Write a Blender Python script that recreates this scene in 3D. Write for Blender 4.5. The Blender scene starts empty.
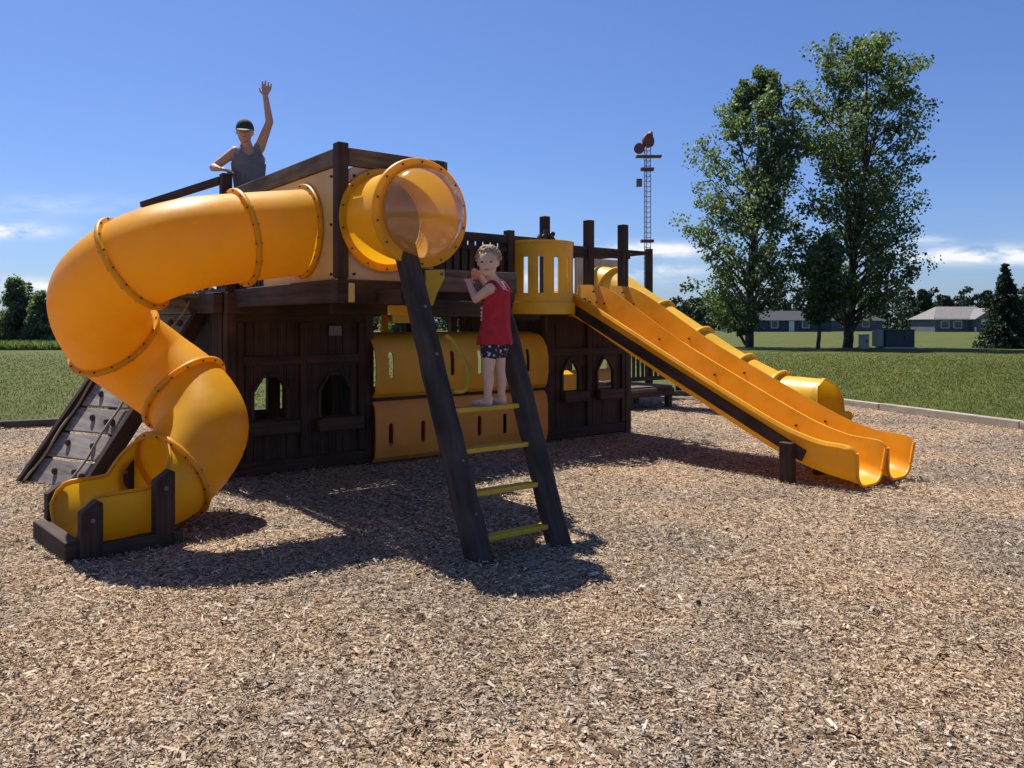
import bpy, bmesh, math, random
import numpy as np
from mathutils import Vector, Matrix
random.seed(7); RNG = np.random.default_rng(11)
SC = bpy.context.scene
COL = SC.collection
R = math.radians
PI = math.pi

# ---------------------------------------------------------------- camera, sky, sun, exposure
cam = bpy.data.cameras.new('camera'); camo = bpy.data.objects.new('camera', cam); COL.objects.link(camo)
cam.sensor_width = 36; cam.lens = 790/1024*36; cam.shift_y = -60/1024
cam.clip_start = 0.05; cam.clip_end = 3000
camo.location = (0, 0, 1.5); camo.rotation_euler = (R(90), 0, 0)
SC.camera = camo

SHX, SHY = 0.34, -0.44                       # shadow offset on the ground per metre of height
SUN_TO = Vector((-SHX, -SHY, 1)).normalized()
SUN_EL = math.asin(SUN_TO.z); SUN_ROT = math.atan2(SUN_TO.x, SUN_TO.y)
sl = bpy.data.lights.new('sun', 'SUN'); sl.energy = 5.0; sl.angle = R(0.5); sl.color = (1.0, 0.955, 0.88)
so = bpy.data.objects.new('sun', sl); COL.objects.link(so)
so.rotation_euler = (-SUN_TO).to_track_quat('-Z', 'Y').to_euler(); so.location = (-20, 30, 60)

W = bpy.data.worlds.new('World'); SC.world = W; W.use_nodes = True
wn = W.node_tree.nodes; wl = W.node_tree.links; wn.clear()
wout = wn.new('ShaderNodeOutputWorld'); wbg = wn.new('ShaderNodeBackground'); wbg.inputs['Strength'].default_value = 0.064
sky = wn.new('ShaderNodeTexSky'); sky.sky_type = 'NISHITA'; sky.sun_disc = False
sky.sun_elevation = SUN_EL; sky.sun_rotation = SUN_ROT; sky.air_density = 1.0; sky.dust_density = 0.6; sky.ozone_density = 2.2
tcw = wn.new('ShaderNodeTexCoord'); sep = wn.new('ShaderNodeSeparateXYZ'); wl.new(tcw.outputs['Generated'], sep.inputs[0])
def wm(op, a, b=None):
    n = wn.new('ShaderNodeMath'); n.operation = op
    for i, x in enumerate((a, b)):
        if x is None: continue
        if isinstance(x, (int, float)): n.inputs[i].default_value = x
        else: wl.new(x, n.inputs[i])
    return n.outputs[0]
ysafe = wm('MAXIMUM', sep.outputs['Y'], 0.05)
az = wm('DIVIDE', sep.outputs['X'], ysafe); el = wm('DIVIDE', sep.outputs['Z'], ysafe)
cmb = wn.new('ShaderNodeCombineXYZ'); wl.new(az, cmb.inputs[0]); wl.new(wm('MULTIPLY', el, 3.2), cmb.inputs[1])
nz = wn.new('ShaderNodeTexNoise'); nz.inputs['Scale'].default_value = 15; nz.inputs['Detail'].default_value = 7; nz.inputs['Roughness'].default_value = 0.58
wl.new(cmb.outputs[0], nz.inputs['Vector'])
nz2 = wn.new('ShaderNodeTexNoise'); nz2.inputs['Scale'].default_value = 3.2; nz2.inputs['Detail'].default_value = 5
wl.new(cmb.outputs[0], nz2.inputs['Vector'])
def puff(x, y, sx, sy, amp):
    dx = wm('DIVIDE', wm('SUBTRACT', az, (x-512)/790), sx/790); dy = wm('DIVIDE', wm('SUBTRACT', el, (324-y)/790), sy/790)
    return wm('MULTIPLY', wm('POWER', 2.718, wm('MULTIPLY', wm('ADD', wm('MULTIPLY', dx, dx), wm('MULTIPLY', dy, dy)), -1)), amp)
tot = None
for a in ((1010, 255, 110, 8, 1.0), (935, 257, 30, 5, .6), (655, 250, 45, 7, .95), (640, 270, 50, 6, .75), (5, 231, 42, 7, 1.0), (20, 285, 60, 7, .75),
          (50, 205, 90, 10, .18), (920, 240, 25, 4, .55), (1250, 230, 120, 12, .9), (-250, 240, 120, 14, .9), (480, 280, 160, 8, .5)):
    p = puff(*a); tot = p if tot is None else wm('ADD', tot, p)
dens = wm('MULTIPLY', tot, wm('MULTIPLY', wm('MAXIMUM', wm('SUBTRACT', nz.outputs[0], 0.36), 0.0), 6.0))
haz = wm('MULTIPLY', wm('MAXIMUM', wm('SUBTRACT', nz2.outputs[0], 0.5), 0.0), 0.35)
dens = wm('MINIMUM', wm('ADD', dens, wm('MULTIPLY', haz, wm('MAXIMUM', wm('SUBTRACT', 0.32, el), 0.0))), 0.97)
skm = wn.new('ShaderNodeMix'); skm.data_type = 'RGBA'; skm.blend_type = 'MULTIPLY'; skm.inputs[0].default_value = 1
wl.new(sky.outputs[0], skm.inputs[6]); skm.inputs[7].default_value = (0.74, 0.92, 1.36, 1)
mixc = wn.new('ShaderNodeMix'); mixc.data_type = 'RGBA'
wl.new(dens, mixc.inputs[0]); wl.new(skm.outputs[2], mixc.inputs[6]); mixc.inputs[7].default_value = (10.5, 10.7, 11.0, 1)
wl.new(mixc.outputs[2], wbg.inputs['Color']); wl.new(wbg.outputs[0], wout.inputs[0])
SC.view_settings.view_transform = 'Standard'; SC.view_settings.look = 'None'
SC.view_settings.exposure = 0.53; SC.view_settings.gamma = 1.0; SC.view_settings.use_curve_mapping = False
SC.cycles.max_bounces = 8; SC.cycles.diffuse_bounces = 4; SC.cycles.transparent_max_bounces = 12

# ---------------------------------------------------------------- materials
def newmat(name):
    m = bpy.data.materials.new(name); m.use_nodes = True
    nt = m.node_tree; return m, nt.nodes, nt.links, nt.nodes['Principled BSDF']
def ramp(n, l, src, stops):
    r = n.new('ShaderNodeValToRGB'); e = r.color_ramp.elements
    while len(e) < len(stops): e.new(0.5)
    for i, (p, c) in enumerate(stops): e[i].position = p; e[i].color = (*c, 1)
    l.new(src, r.inputs[0]); return r.outputs[0]
def noise(n, l, vec, scale, detail=4, rough=.55, mapscale=None):
    if mapscale:
        mp = n.new('ShaderNodeMapping'); mp.inputs['Scale'].default_value = mapscale; l.new(vec, mp.inputs[0]); vec = mp.outputs[0]
    t = n.new('ShaderNodeTexNoise'); t.inputs['Scale'].default_value = scale; t.inputs['Detail'].default_value = detail; t.inputs['Roughness'].default_value = rough
    l.new(vec, t.inputs['Vector']); return t.outputs[0]
def bump(n, l, b, src, strength, dist=0.01):
    bp = n.new('ShaderNodeBump'); bp.inputs['Strength'].default_value = strength; bp.inputs['Distance'].default_value = dist
    l.new(src, bp.inputs['Height']); l.new(bp.outputs[0], b.inputs['Normal'])
def mixcol(n, l, fac, a, b, mode='MIX'):
    m = n.new('ShaderNodeMix'); m.data_type = 'RGBA'; m.blend_type = mode
    for i, x in ((0, fac), (6, a), (7, b)):
        if isinstance(x, (int, float)): m.inputs[i].default_value = x
        elif isinstance(x, tuple): m.inputs[i].default_value = (*x, 1)
        else: l.new(x, m.inputs[i])
    return m.outputs[2]

def plastic(name, c, rough=.38, wear=.25, glow=0):
    m, n, l, b = newmat(name); tc = n.new('ShaderNodeTexCoord'); g = n.new('ShaderNodeNewGeometry')
    f = noise(n, l, g.outputs['Position'], 2.2, 6, .6)
    c2 = tuple(x*.80 for x in c); c3 = tuple(min(1, x*1.06+.006) for x in c)
    base = ramp(n, l, f, [(.3, c2), (.55, c), (.75, c3)])
    sc = noise(n, l, g.outputs['Position'], 60, 3, .7, (1, 1, .25))
    dirt = ramp(n, l, sc, [(.60, (0, 0, 0)), (.78, (1, 1, 1))])
    sp = n.new('ShaderNodeMath'); sp.operation = 'MULTIPLY'; sp.inputs[1].default_value = wear; l.new(dirt, sp.inputs[0])
    dn = noise(n, l, g.outputs['Position'], 3.6, 7, .72); dm = n.new('ShaderNodeMapRange'); dm.inputs[1].default_value = .48; dm.inputs[2].default_value = .8; dm.inputs[3].default_value = 0; dm.inputs[4].default_value = .22; l.new(dn, dm.inputs[0])
    l.new(mixcol(n, l, dm.outputs[0], mixcol(n, l, sp.outputs[0], base, tuple(x*.6+.03 for x in c)), tuple(x*.55+.22 for x in c)), b.inputs['Base Color'])
    rr = n.new('ShaderNodeMapRange'); rr.inputs[3].default_value = rough-.07; rr.inputs[4].default_value = rough+.14; l.new(f, rr.inputs[0]); l.new(rr.outputs[0], b.inputs['Roughness'])
    b.inputs['Specular IOR Level'].default_value = .42
    bump(n, l, b, noise(n, l, g.outputs['Position'], 7, 3), .10, .02)
    if glow:
        t = n.new('ShaderNodeBsdfTranslucent'); t.inputs[0].default_value = (min(1, c[0]*1.15), c[1]*1.12, c[2]*.8, 1)
        mx = n.new('ShaderNodeMixShader'); mx.inputs[0].default_value = glow
        l.new(b.outputs[0], mx.inputs[1]); l.new(t.outputs[0], mx.inputs[2]); l.new(mx.outputs[0], n['Material Output'].inputs[0])
    return m
def wood(name, dark, light, rough=.75, grain=26, bstr=.35):
    m, n, l, b = newmat(name); uv = n.new('ShaderNodeUVMap'); g = n.new('ShaderNodeNewGeometry')
    f = noise(n, l, uv.outputs[0], 1.0, 7, .65, (1.6, grain, 1))
    big = noise(n, l, g.outputs['Position'], 2.6, 3)
    ad = n.new('ShaderNodeMath'); ad.operation = 'ADD'; l.new(f, ad.inputs[0])
    mm = n.new('ShaderNodeMath'); mm.operation = 'MULTIPLY_ADD'; mm.inputs[1].default_value = .7; mm.inputs[2].default_value = -.35; l.new(big, mm.inputs[0]); l.new(mm.outputs[0], ad.inputs[1])
    mid = tuple((a+c)/2 for a, c in zip(dark, light))
    l.new(ramp(n, l, ad.outputs[0], [(.28, dark), (.5, mid), (.72, light)]), b.inputs['Base Color'])
    b.inputs['Roughness'].default_value = rough; b.inputs['Specular IOR Level'].default_value = .3
    bump(n, l, b, f, bstr, .006)
    return m
def plain(name, c, rough=.6, metal=0, spec=.4, nscale=8, var=.18, folds=0):
    m, n, l, b = newmat(name); g = n.new('ShaderNodeNewGeometry')
    f = noise(n, l, g.outputs['Position'], nscale, 4)
    l.new(ramp(n, l, f, [(.3, tuple(x*(1-var) for x in c)), (.7, tuple(min(1, x*(1+var)) for x in c))]), b.inputs['Base Color'])
    b.inputs['Roughness'].default_value = rough; b.inputs['Metallic'].default_value = metal
    if folds: bump(n, l, b, noise(n, l, g.outputs['Position'], 16, 3, .5, (1, 1, .35)), folds, .02)
    b.inputs['Metallic'].default_value = metal; b.inputs['Specular IOR Level'].default_value = spec
    return m

M = {}
M['yellow'] = plastic('yellow_plastic', (.87, .47, .013), glow=.36)
M['yellow_bright'] = plastic('bright_yellow_plastic', (.84, .47, .018), glow=.16)
M['orange'] = plastic('orange_plastic', (.87, .385, .012), .34, .35, .10)
M['rust_orange'] = plastic('rust_orange_plastic', (.62, .19, .012), .42)
M['red_orange'] = plastic('red_orange_plastic', (.80, .13, .01))
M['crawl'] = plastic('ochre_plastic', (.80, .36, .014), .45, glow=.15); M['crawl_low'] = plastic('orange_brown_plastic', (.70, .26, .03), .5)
M['tan'] = plastic('tan_panel', (.68, .44, .14), .55, .1)
M['beige'] = plastic('beige_panel', (.52, .40, .28), .55, .1)
M['wood'] = wood('dark_stained_wood', (.020, .012, .009), (.088, .050, .034))
M['wood_wall'] = wood('dark_plank_wood', (.021, .012, .009), (.076, .041, .029))
M['wood_worn'] = wood('weathered_wood', (.045, .032, .024), (.20, .145, .10), .8)
M['wood_grey'] = wood('grey_board_wood', (.12, .10, .085), (.36, .315, .27), .8, 18)
M['log'] = wood('dark_log_wood', (.018, .015, .014), (.085, .066, .056), .85, 12, .8)
M['rung'] = plastic('yellow_painted_metal', (.56, .37, .02), .45, .6)
M['bolt'] = plain('dark_bolt_metal', (.03, .028, .03), .45, .6)
M['rope'] = plain('tan_rope', (.36, .29, .19), .9, nscale=60)
M['plate'] = plain('grey_metal_plate', (.16, .155, .155), .55, .2)
M['kerb'] = wood('pale_timber', (.24, .20, .15), (.46, .40, .32), .85, 14)
M['kerb_dark'] = wood('dark_timber', (.05, .042, .036), (.13, .11, .09), .85, 14)
M['grip'] = plain('dark_grip', (.06, .045, .035), .7)

def clear_mat():
    m, n, l, b = newmat('clear_scuffed_plastic'); out = n['Material Output']
    tr = n.new('ShaderNodeBsdfTransparent'); tr.inputs[0].default_value = (.90, .90, .88, 1)
    gl = n.new('ShaderNodeBsdfGlossy'); gl.inputs['Roughness'].default_value = .10; gl.inputs[0].default_value = (1, 1, 1, 1)
    df = n.new('ShaderNodeBsdfTranslucent'); df.inputs[0].default_value = (.80, .70, .52, 1)
    fr = n.new('ShaderNodeFresnel'); fr.inputs[0].default_value = 1.6
    mx = n.new('ShaderNodeMixShader'); mx2 = n.new('ShaderNodeMixShader')
    g = n.new('ShaderNodeNewGeometry')
    sc = noise(n, l, g.outputs['Position'], 5, 5, .6)
    rp = n.new('ShaderNodeMapRange'); rp.inputs[1].default_value = .4; rp.inputs[2].default_value = .75; rp.inputs[3].default_value = .36; rp.inputs[4].default_value = .46; l.new(sc, rp.inputs[0])
    l.new(rp.outputs[0], mx.inputs[0]); l.new(tr.outputs[0], mx.inputs[1]); l.new(df.outputs[0], mx.inputs[2])
    l.new(fr.outputs[0], mx2.inputs[0]); l.new(mx.outputs[0], mx2.inputs[1]); l.new(gl.outputs[0], mx2.inputs[2])
    l.new(mx2.outputs[0], out.inputs[0]); return m
M['clear'] = clear_mat()

def attr_mat(name, stops, rough=.7, transl=0, spec=.25, patch=None):
    """colour from a per-face random value stored on the mesh"""
    m, n, l, b = newmat(name); at = n.new('ShaderNodeAttribute'); at.attribute_name = 'tint'
    col = ramp(n, l, at.outputs['Fac'], stops)
    if patch:
        g = n.new('ShaderNodeNewGeometry')
        f = noise(n, l, g.outputs['Position'], patch[0], 4)
        k = ramp(n, l, f, [(.35, patch[1]), (.65, patch[2])])
        col = mixcol(n, l, 1.0, col, k, 'MULTIPLY')
    l.new(col, b.inputs['Base Color']); b.inputs['Roughness'].default_value = rough; b.inputs['Specular IOR Level'].default_value = spec
    if transl:
        t = n.new('ShaderNodeBsdfTranslucent'); l.new(mixcol(n, l, 1.0, col, (1.3, 1.45, .6), 'MULTIPLY'), t.inputs[0])
        mx = n.new('ShaderNodeMixShader'); mx.inputs[0].default_value = transl
        l.new(b.outputs[0], mx.inputs[1]); l.new(t.outputs[0], mx.inputs[2]); l.new(mx.outputs[0], n['Material Output'].inputs[0])
    return m
M['chips'] = attr_mat('wood_chip', [(.0, (.035, .024, .018)), (.2, (.125, .083, .052)), (.45, (.31, .228, .143)), (.70, (.48, .385, .258)), (.86, (.385, .345, .295)), (1., (.76, .70, .57))], .85,
                      patch=(.7, (.78, .78, .80), (1.22, 1.10, .96)))
M['leaf'] = attr_mat('cottonwood_leaf', [(0, (.045, .072, .030)), (.5, (.115, .155, .080)), (.85, (.20, .24, .145)), (1, (.32, .36, .27))], .5, .5, .35)
M['leaf_dark'] = attr_mat('dark_conifer_needles', [(0, (.014, .028, .016)), (.6, (.032, .058, .030)), (1, (.075, .105, .06))], .6, .1)
M['leaf_mid'] = attr_mat('bushy_leaf', [(0, (.08, .11, .07)), (.6, (.16, .20, .13)), (1, (.28, .32, .23))], .55, .45)
M['weed'] = attr_mat('tall_weed', [(0, (.10, .15, .06)), (.6, (.20, .25, .11)), (1, (.32, .36, .19))], .6, .3)
M['blade'] = attr_mat('lawn_blade', [(0, (.055, .078, .012)), (.5, (.112, .128, .022)), (.85, (.17, .175, .040)), (1, (.28, .24, .10))], .5, .3, patch=(.5, (.7, .75, .7), (1.25, 1.2, 1.2)))
M['bark'] = wood('grey_bark', (.028, .024, .020), (.085, .075, .065), .9, 8, .8)

def ground_grass():
    m, n, l, b = newmat('mown_grass'); g = n.new('ShaderNodeNewGeometry'); P = g.outputs['Position']
    a = noise(n, l, P, .13, 5, .6); c = noise(n, l, P, .9, 7, .75, (1, .6, 1)); d = noise(n, l, P, 5, 6, .85); e = noise(n, l, P, 30, 3, .7)
    base = ramp(n, l, a, [(.3, (.056, .074, .011)), (.5, (.080, .094, .015)), (.7, (.118, .116, .024))])
    mid = mixcol(n, l, .6, base, ramp(n, l, c, [(.30, (.038, .056, .008)), (.5, (.076, .090, .014)), (.72, (.150, .134, .032))]))
    mid = mixcol(n, l, .85, mid, ramp(n, l, d, [(.28, (.42, .46, .40)), (.5, (1, 1, 1)), (.72, (1.65, 1.55, 1.45))]), 'MULTIPLY')
    l.new(mixcol(n, l, .6, mid, ramp(n, l, e, [(.3, (.5, .5, .45)), (.7, (1.5, 1.45, 1.35))]), 'MULTIPLY'), b.inputs['Base Color'])
    b.inputs['Roughness'].default_value = .8; b.inputs['Specular IOR Level'].default_value = .15
    bump(n, l, b, d, .8, .08); return m
def mulch():
    m, n, l, b = newmat('wood_chip_bed'); g = n.new('ShaderNodeNewGeometry'); P = g.outputs['Position']
    v = n.new('ShaderNodeTexVoronoi'); v.inputs['Scale'].default_value = 42; v.inputs['Randomness'].default_value = 1
    nd = n.new('ShaderNodeTexNoise'); nd.inputs['Scale'].default_value = 14; l.new(P, nd.inputs['Vector'])
    vm = n.new('ShaderNodeVectorMath'); vm.operation = 'MULTIPLY_ADD'; vm.inputs[1].default_value = (.06, .06, .06); l.new(nd.outputs['Color'], vm.inputs[0]); l.new(P, vm.inputs[2])
    l.new(vm.outputs[0], v.inputs['Vector'])
    sp = n.new('ShaderNodeSeparateColor'); l.new(v.outputs['Color'], sp.inputs[0])
    c = ramp(n, l, sp.outputs[0], [(0, (.10, .06, .038)), (.35, (.28, .19, .12)), (.7, (.44, .34, .235)), (.9, (.38, .34, .29)), (1, (.62, .54, .42))])
    big = noise(n, l, P, .7, 4)
    l.new(mixcol(n, l, 1, c, ramp(n, l, big, [(.35, (.78, .78, .80)), (.65, (1.22, 1.10, .96))]), 'MULTIPLY'), b.inputs['Base Color'])
    b.inputs['Roughness'].default_value = .9; b.inputs['Specular IOR Level'].default_value = .15
    bump(n, l, b, sp.outputs[1], 1.0, .02); return m
M['grass'] = ground_grass(); M['mulch'] = mulch()
def skinmat(name, c):
    m, n, l, b = newmat(name); g = n.new('ShaderNodeNewGeometry'); f = noise(n, l, g.outputs['Position'], 22, 4)
    l.new(ramp(n, l, f, [(.3, tuple(x*.9 for x in c)), (.7, tuple(min(1, x*1.08) for x in c))]), b.inputs['Base Color'])
    b.inputs['Roughness'].default_value = .5; b.inputs['Subsurface Weight'].default_value = .08; b.inputs['Subsurface Radius'].default_value = (.02, .008, .004); return m
M['skin_fair'] = skinmat('fair_skin', (.62, .40, .30)); M['skin_tan'] = skinmat('tanned_skin', (.50, .29, .20))
M['red_cloth'] = plain('red_cloth', (.42, .018, .026), .85, nscale=20, folds=.8); M['grey_cloth'] = plain('grey_cloth', (.16, .16, .175), .9, nscale=20, folds=.8)
M['hair'] = plain('blond_hair', (.40, .28, .16), .55, nscale=90, var=.6); M['hair_dark'] = plain('brown_hair', (.05, .032, .022), .6)
M['cap'] = plain('dark_green_cap', (.035, .042, .036), .85); M['cap_brim'] = plain('pale_brim', (.34, .32, .28), .8)
M['denim'] = plain('dark_blue_cloth', (.03, .04, .07), .9); M['eye'] = plain('dark_eye', (.03, .02, .018), .25); M['lip'] = plain('lips', (.42, .15, .13), .5)
M['white'] = plain('white_cloth', (.7, .68, .66), .8); M['sandal'] = plain('grey_sandal', (.28, .25, .24), .7); M['pink'] = plain('pink_print', (.75, .45, .45), .8)
def floral():
    m, n, l, b = newmat('navy_floral_cloth'); g = n.new('ShaderNodeNewGeometry')
    v = n.new('ShaderNodeTexVoronoi'); v.inputs['Scale'].default_value = 38; l.new(g.outputs['Position'], v.inputs['Vector'])
    sp = n.new('ShaderNodeSeparateColor'); l.new(v.outputs['Color'], sp.inputs[0])
    dot = ramp(n, l, v.outputs['Distance'], [(.28, (1, 1, 1)), (.36, (0, 0, 0))])
    fl = ramp(n, l, sp.outputs[0], [(.3, (.5, .5, .55)), (.5, (.06, .20, .45)), (.75, (.55, .15, .2))])
    l.new(mixcol(n, l, dot, (.012, .016, .045), fl), b.inputs['Base Color']); b.inputs['Roughness'].default_value = .85; return m
M['floral'] = floral()

# ---------------------------------------------------------------- mesh builder
CU, SU = math.cos(R(38)), math.sin(R(38))
def S(u, v, z): return Vector((CU*u - SU*v, SU*u + CU*v, z))     # play-structure axes to world
AU, AV, AZ = Vector((CU, SU, 0)), Vector((-SU, CU, 0)), Vector((0, 0, 1))
WORLD = {}
class MB:
    def __init__(s): s.v = []; s.f = []; s.m = []; s.uv = []
    def add(s, vs, fs, mat=0, uvs=None):
        o = len(s.v); s.v += [Vector(p) for p in vs]
        for i, f in enumerate(fs):
            s.f.append([o+k for k in f]); s.m.append(mat)
            if uvs: s.uv.append([uvs[k] for k in f])
            else:
                P = [Vector(vs[k]) for k in f]; nn = (P[1]-P[0]).cross(P[2]-P[0]); ax = max(range(3), key=lambda a: abs(nn[a]))
                s.uv.append([((p.z, p.x+p.y) if ax != 2 else (p.x, p.y)) for p in P])
    def board(s, p0, p1, w, t, up=AZ, mat=0):
        """bar from p0 to p1, w along up-ish, t across"""
        p0, p1 = Vector(p0), Vector(p1); d = (p1-p0); L = d.length; d = d/L
        side = d.cross(up); side = side.normalized() if side.length > 1e-4 else Vector((1, 0, 0)); upn = side.cross(d)
        o = random.uniform(0, 50); vs = []; uv = {}
        for e, p in ((0, p0), (L, p1)):
            for a, b in ((-1, -1), (1, -1), (1, 1), (-1, 1)):
                vs.append(p + side*(a*t/2) + upn*(b*w/2))
        fs = [[0, 1, 2, 3], [7, 6, 5, 4], [0, 4, 5, 1], [1, 5, 6, 2], [2, 6, 7, 3], [3, 7, 4, 0]]
        k = len(s.v); s.v += vs
        q = [(-1, -1), (1, -1), (1, 1), (-1, 1)]*2
        for i, f in enumerate(fs):
            s.f.append([k+j for j in f]); s.m.append(mat)
            us = []
            for j in f:
                a, b = q[j]; Lj = 0 if j < 4 else L
                if i < 2: us.append((o+a*t/2, o+b*w/2))
                elif i in (2, 4): us.append((o+Lj, o+a*t/2+3))
                else: us.append((o+Lj, o+b*w/2))
            s.uv.append(us)
        return s
    def box(s, c, sx, sy, sz, ax=AU, ay=AV, mat=0):
        c = Vector(c); return s.board(c-ax*sx/2, c+ax*sx/2, sz, sy, AZ, mat)
    def prism(s, poly, ext, mat=0):
        """poly: list of world points (planar), extruded by vector ext"""
        n = len(poly); vs = [Vector(p) for p in poly] + [Vector(p)+ext for p in poly]
        fs = [list(range(n))[::-1], list(range(n, 2*n))] + [[i, (i+1) % n, n+(i+1) % n, n+i] for i in range(n)]
        s.add(vs, fs, mat); return s
    def tube(s, pts, rad, n=12, mat=0, cap=True, up=AZ, wob=0):
        pts = [Vector(p) for p in pts]; N = len(pts)
        rr = rad if isinstance(rad, (list, tuple)) else [rad]*N
        vs = []; us = []; L = 0; o = random.uniform(0, 30)
        for i, p in enumerate(pts):
            t = (pts[min(i+1, N-1)]-pts[max(i-1, 0)]).normalized()
            ref = up if abs(t.dot(up)) < .95 else Vector((1, .2, 0))
            a = t.cross(ref).normalized(); b = a.cross(t)
            if i: L += (p-pts[i-1]).length
            for k in range(n+1):
                an = 2*PI*k/n; r = rr[i]*(1+wob*random.uniform(-1, 1))
                if k == n: vs.append(vs[-n])
                else: vs.append(p + (a*math.cos(an)+b*math.sin(an))*r)
                us.append((o+L, an*rr[i]+o))
        W1 = n+1
        fs = [[i*W1+k, i*W1+k+1, (i+1)*W1+k+1, (i+1)*W1+k] for i in range(N-1) for k in range(n)]
        s.add(vs, fs, mat, us)
        if cap:
            s.add(vs[:n], [list(range(n))[::-1]], mat); s.add(vs[-W1:-1], [list(range(n))], mat)
        return s
    def grid(s, rows, closed=False, mat=0):
        n = len(rows[0]); vs = [p for r in rows for p in r]
        fs = []
        for i in range(len(rows)-1):
            for k in range(n if closed else n-1):
                k2 = (k+1) % n
                fs.append([i*n+k, i*n+k2, (i+1)*n+k2, (i+1)*n+k])
        s.add(vs, fs, mat); return s
    def ellipsoid(s, c, rx, ry, rz, n=16, m=10, rot=None, mat=0):
        c = Vector(c); rows = []
        for j in range(m+1):
            th = PI*j/m
            row = []
            for k in range(n):
                ph = 2*PI*k/n; p = Vector((rx*math.sin(th)*math.cos(ph), ry*math.sin(th)*math.sin(ph), rz*math.cos(th)))
                row.append(c + (rot @ p if rot else p))
            rows.append(row)
        return s.grid(rows, True, mat)
    def cone(s, p0, r0, p1, r1, n=14):
        """round-ended tapered limb"""
        p0, p1 = Vector(p0), Vector(p1)
        s.tube([p0, p1], [r0, r1], n); s.ellipsoid(p0, r0, r0, r0, n, 8); s.ellipsoid(p1, r1, r1, r1, n, 8); return s
    def mesh(s, name='m', mats=(), smooth=False, weld=True):
        me = bpy.data.meshes.new(name); me.from_pydata([tuple(p) for p in s.v], [], s.f)
        uvl = me.uv_layers.new(name='UVMap'); flat = [c for f in s.uv for p in f for c in p]
        uvl.data.foreach_set('uv', flat)
        for m in mats: me.materials.append(m)
        me.polygons.foreach_set('material_index', s.m)
        if weld:
            bm = bmesh.new(); bm.from_mesh(me); bmesh.ops.remove_doubles(bm, verts=bm.verts, dist=1e-5)
            bmesh.ops.recalc_face_normals(bm, faces=bm.faces); bm.to_mesh(me); bm.free()
        if smooth: me.polygons.foreach_set('use_smooth', [True]*len(me.polygons))
        me.update(); return me
    def build(s, name, mats, parent=None, smooth=False, bevel=0, auto=None):
        if not isinstance(mats, (list, tuple)): mats = [mats]
        me = s.mesh(name, mats, smooth); return place(name, me, parent, bevel, auto)

def place(name, me, parent=None, bevel=0, auto=None, base=None):
    co = np.empty(len(me.vertices)*3); me.vertices.foreach_get('co', co); co = co.reshape(-1, 3)
    lo, hi = co.min(0), co.max(0)
    org = Vector(base) if base is not None else Vector(((lo[0]+hi[0])/2, (lo[1]+hi[1])/2, lo[2]))
    co -= np.array(org); me.vertices.foreach_set('co', co.ravel()); me.update()
    o = bpy.data.objects.new(name, me); COL.objects.link(o)
    if parent is not None:
        o.parent = parent; o.location = org - WORLD[parent.name]
    else: o.location = org
    WORLD[o.name] = org
    if bevel:
        b = o.modifiers.new('edges', 'BEVEL'); b.width = bevel; b.segments = 2; b.limit_method = 'ANGLE'; b.angle_limit = R(40)
    if auto:
        try: me.set_sharp_from_angle(angle=R(auto))
        except Exception: pass
    return o
def tag(o, label=None, cat=None, group=None, kind=None):
    if label: o['label'] = label
    if cat: o['category'] = cat
    if group: o['group'] = group
    if kind: o['kind'] = kind
    return o
def empty(name, loc):
    o = bpy.data.objects.new(name, None); COL.objects.link(o); o.location = loc; o.empty_display_size = .2
    WORLD[o.name] = Vector(loc); return o
def evaluated(me, mods):
    o = bpy.data.objects.new('tmp', me); COL.objects.link(o); extra = []
    for kind, kw in mods:
        md = o.modifiers.new('x', kind)
        for k, x in kw.items():
            if k == 'cutter':
                c = bpy.data.objects.new('cut', x); COL.objects.link(c); extra.append(c); md.object = c
            else: setattr(md, k, x)
    bpy.context.view_layer.update()
    dg = bpy.context.evaluated_depsgraph_get()
    r = bpy.data.meshes.new_from_object(o.evaluated_get(dg), depsgraph=dg)
    for x in [o]+extra: bpy.data.objects.remove(x)
    return r
def cut(me, cutters):
    return evaluated(me, [('BOOLEAN', dict(operation='DIFFERENCE', solver='EXACT', cutter=c)) for c in cutters])
def spline(pts, per=8):
    pts = [Vector(p) for p in pts]; out = []; P = [2*pts[0]-pts[1]]+pts+[2*pts[-1]-pts[-2]]
    for i in range(1, len(P)-2):
        a, b, c, d = P[i-1:i+3]
        for k in range(per):
            t = k/per
            out.append(.5*((2*b)+(c-a)*t+(2*a-5*b+4*c-d)*t*t+(3*b-a-3*c+d)*t**3))
    out.append(pts[-1]); return out
def tangents(p): return [(p[min(i+1, len(p)-1)]-p[max(i-1, 0)]).normalized() for i in range(len(p))]
def pipe(path, rad, side_ref, half=lambda q: PI, th=.012, n=40, flare=lambda q: 0):
    """hollow plastic tube or open trough swept along path; half(q) is the half arc kept, measured from the bottom"""
    mb = MB(); T = tangents(path); N = len(path); ro, ri = [], []
    for i, p in enumerate(path):
        t = T[i]; sd = t.cross(AZ).normalized() if side_ref is None else (side_ref - t*side_ref.dot(t)).normalized(); up = sd.cross(t)
        q = i/(N-1); h = half(q); r = rad + flare(q); a, b = [], []
        for k in range(n+1):
            an = -h + 2*h*k/n
            d = sd*math.sin(an) - up*math.cos(an)
            a.append(p+d*r); b.append(p+d*(r-th))
        ro.append(a); ri.append(b)
    mb.grid(ro)                                   # one moulded sheet with a rolled rim along every free edge
    op = [i for i in range(N) if half(i/(N-1)) < PI-1e-4]
    if op:
        op = [op[0]-1]+op
        mb.tube([ro[i][0] for i in op]+[p for p in ro[-1][1:-1]]+[ro[i][-1] for i in op[::-1]], .014, 8)
    else: mb.tube(ro[-1], .012, 8, cap=False)
    return mb
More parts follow.
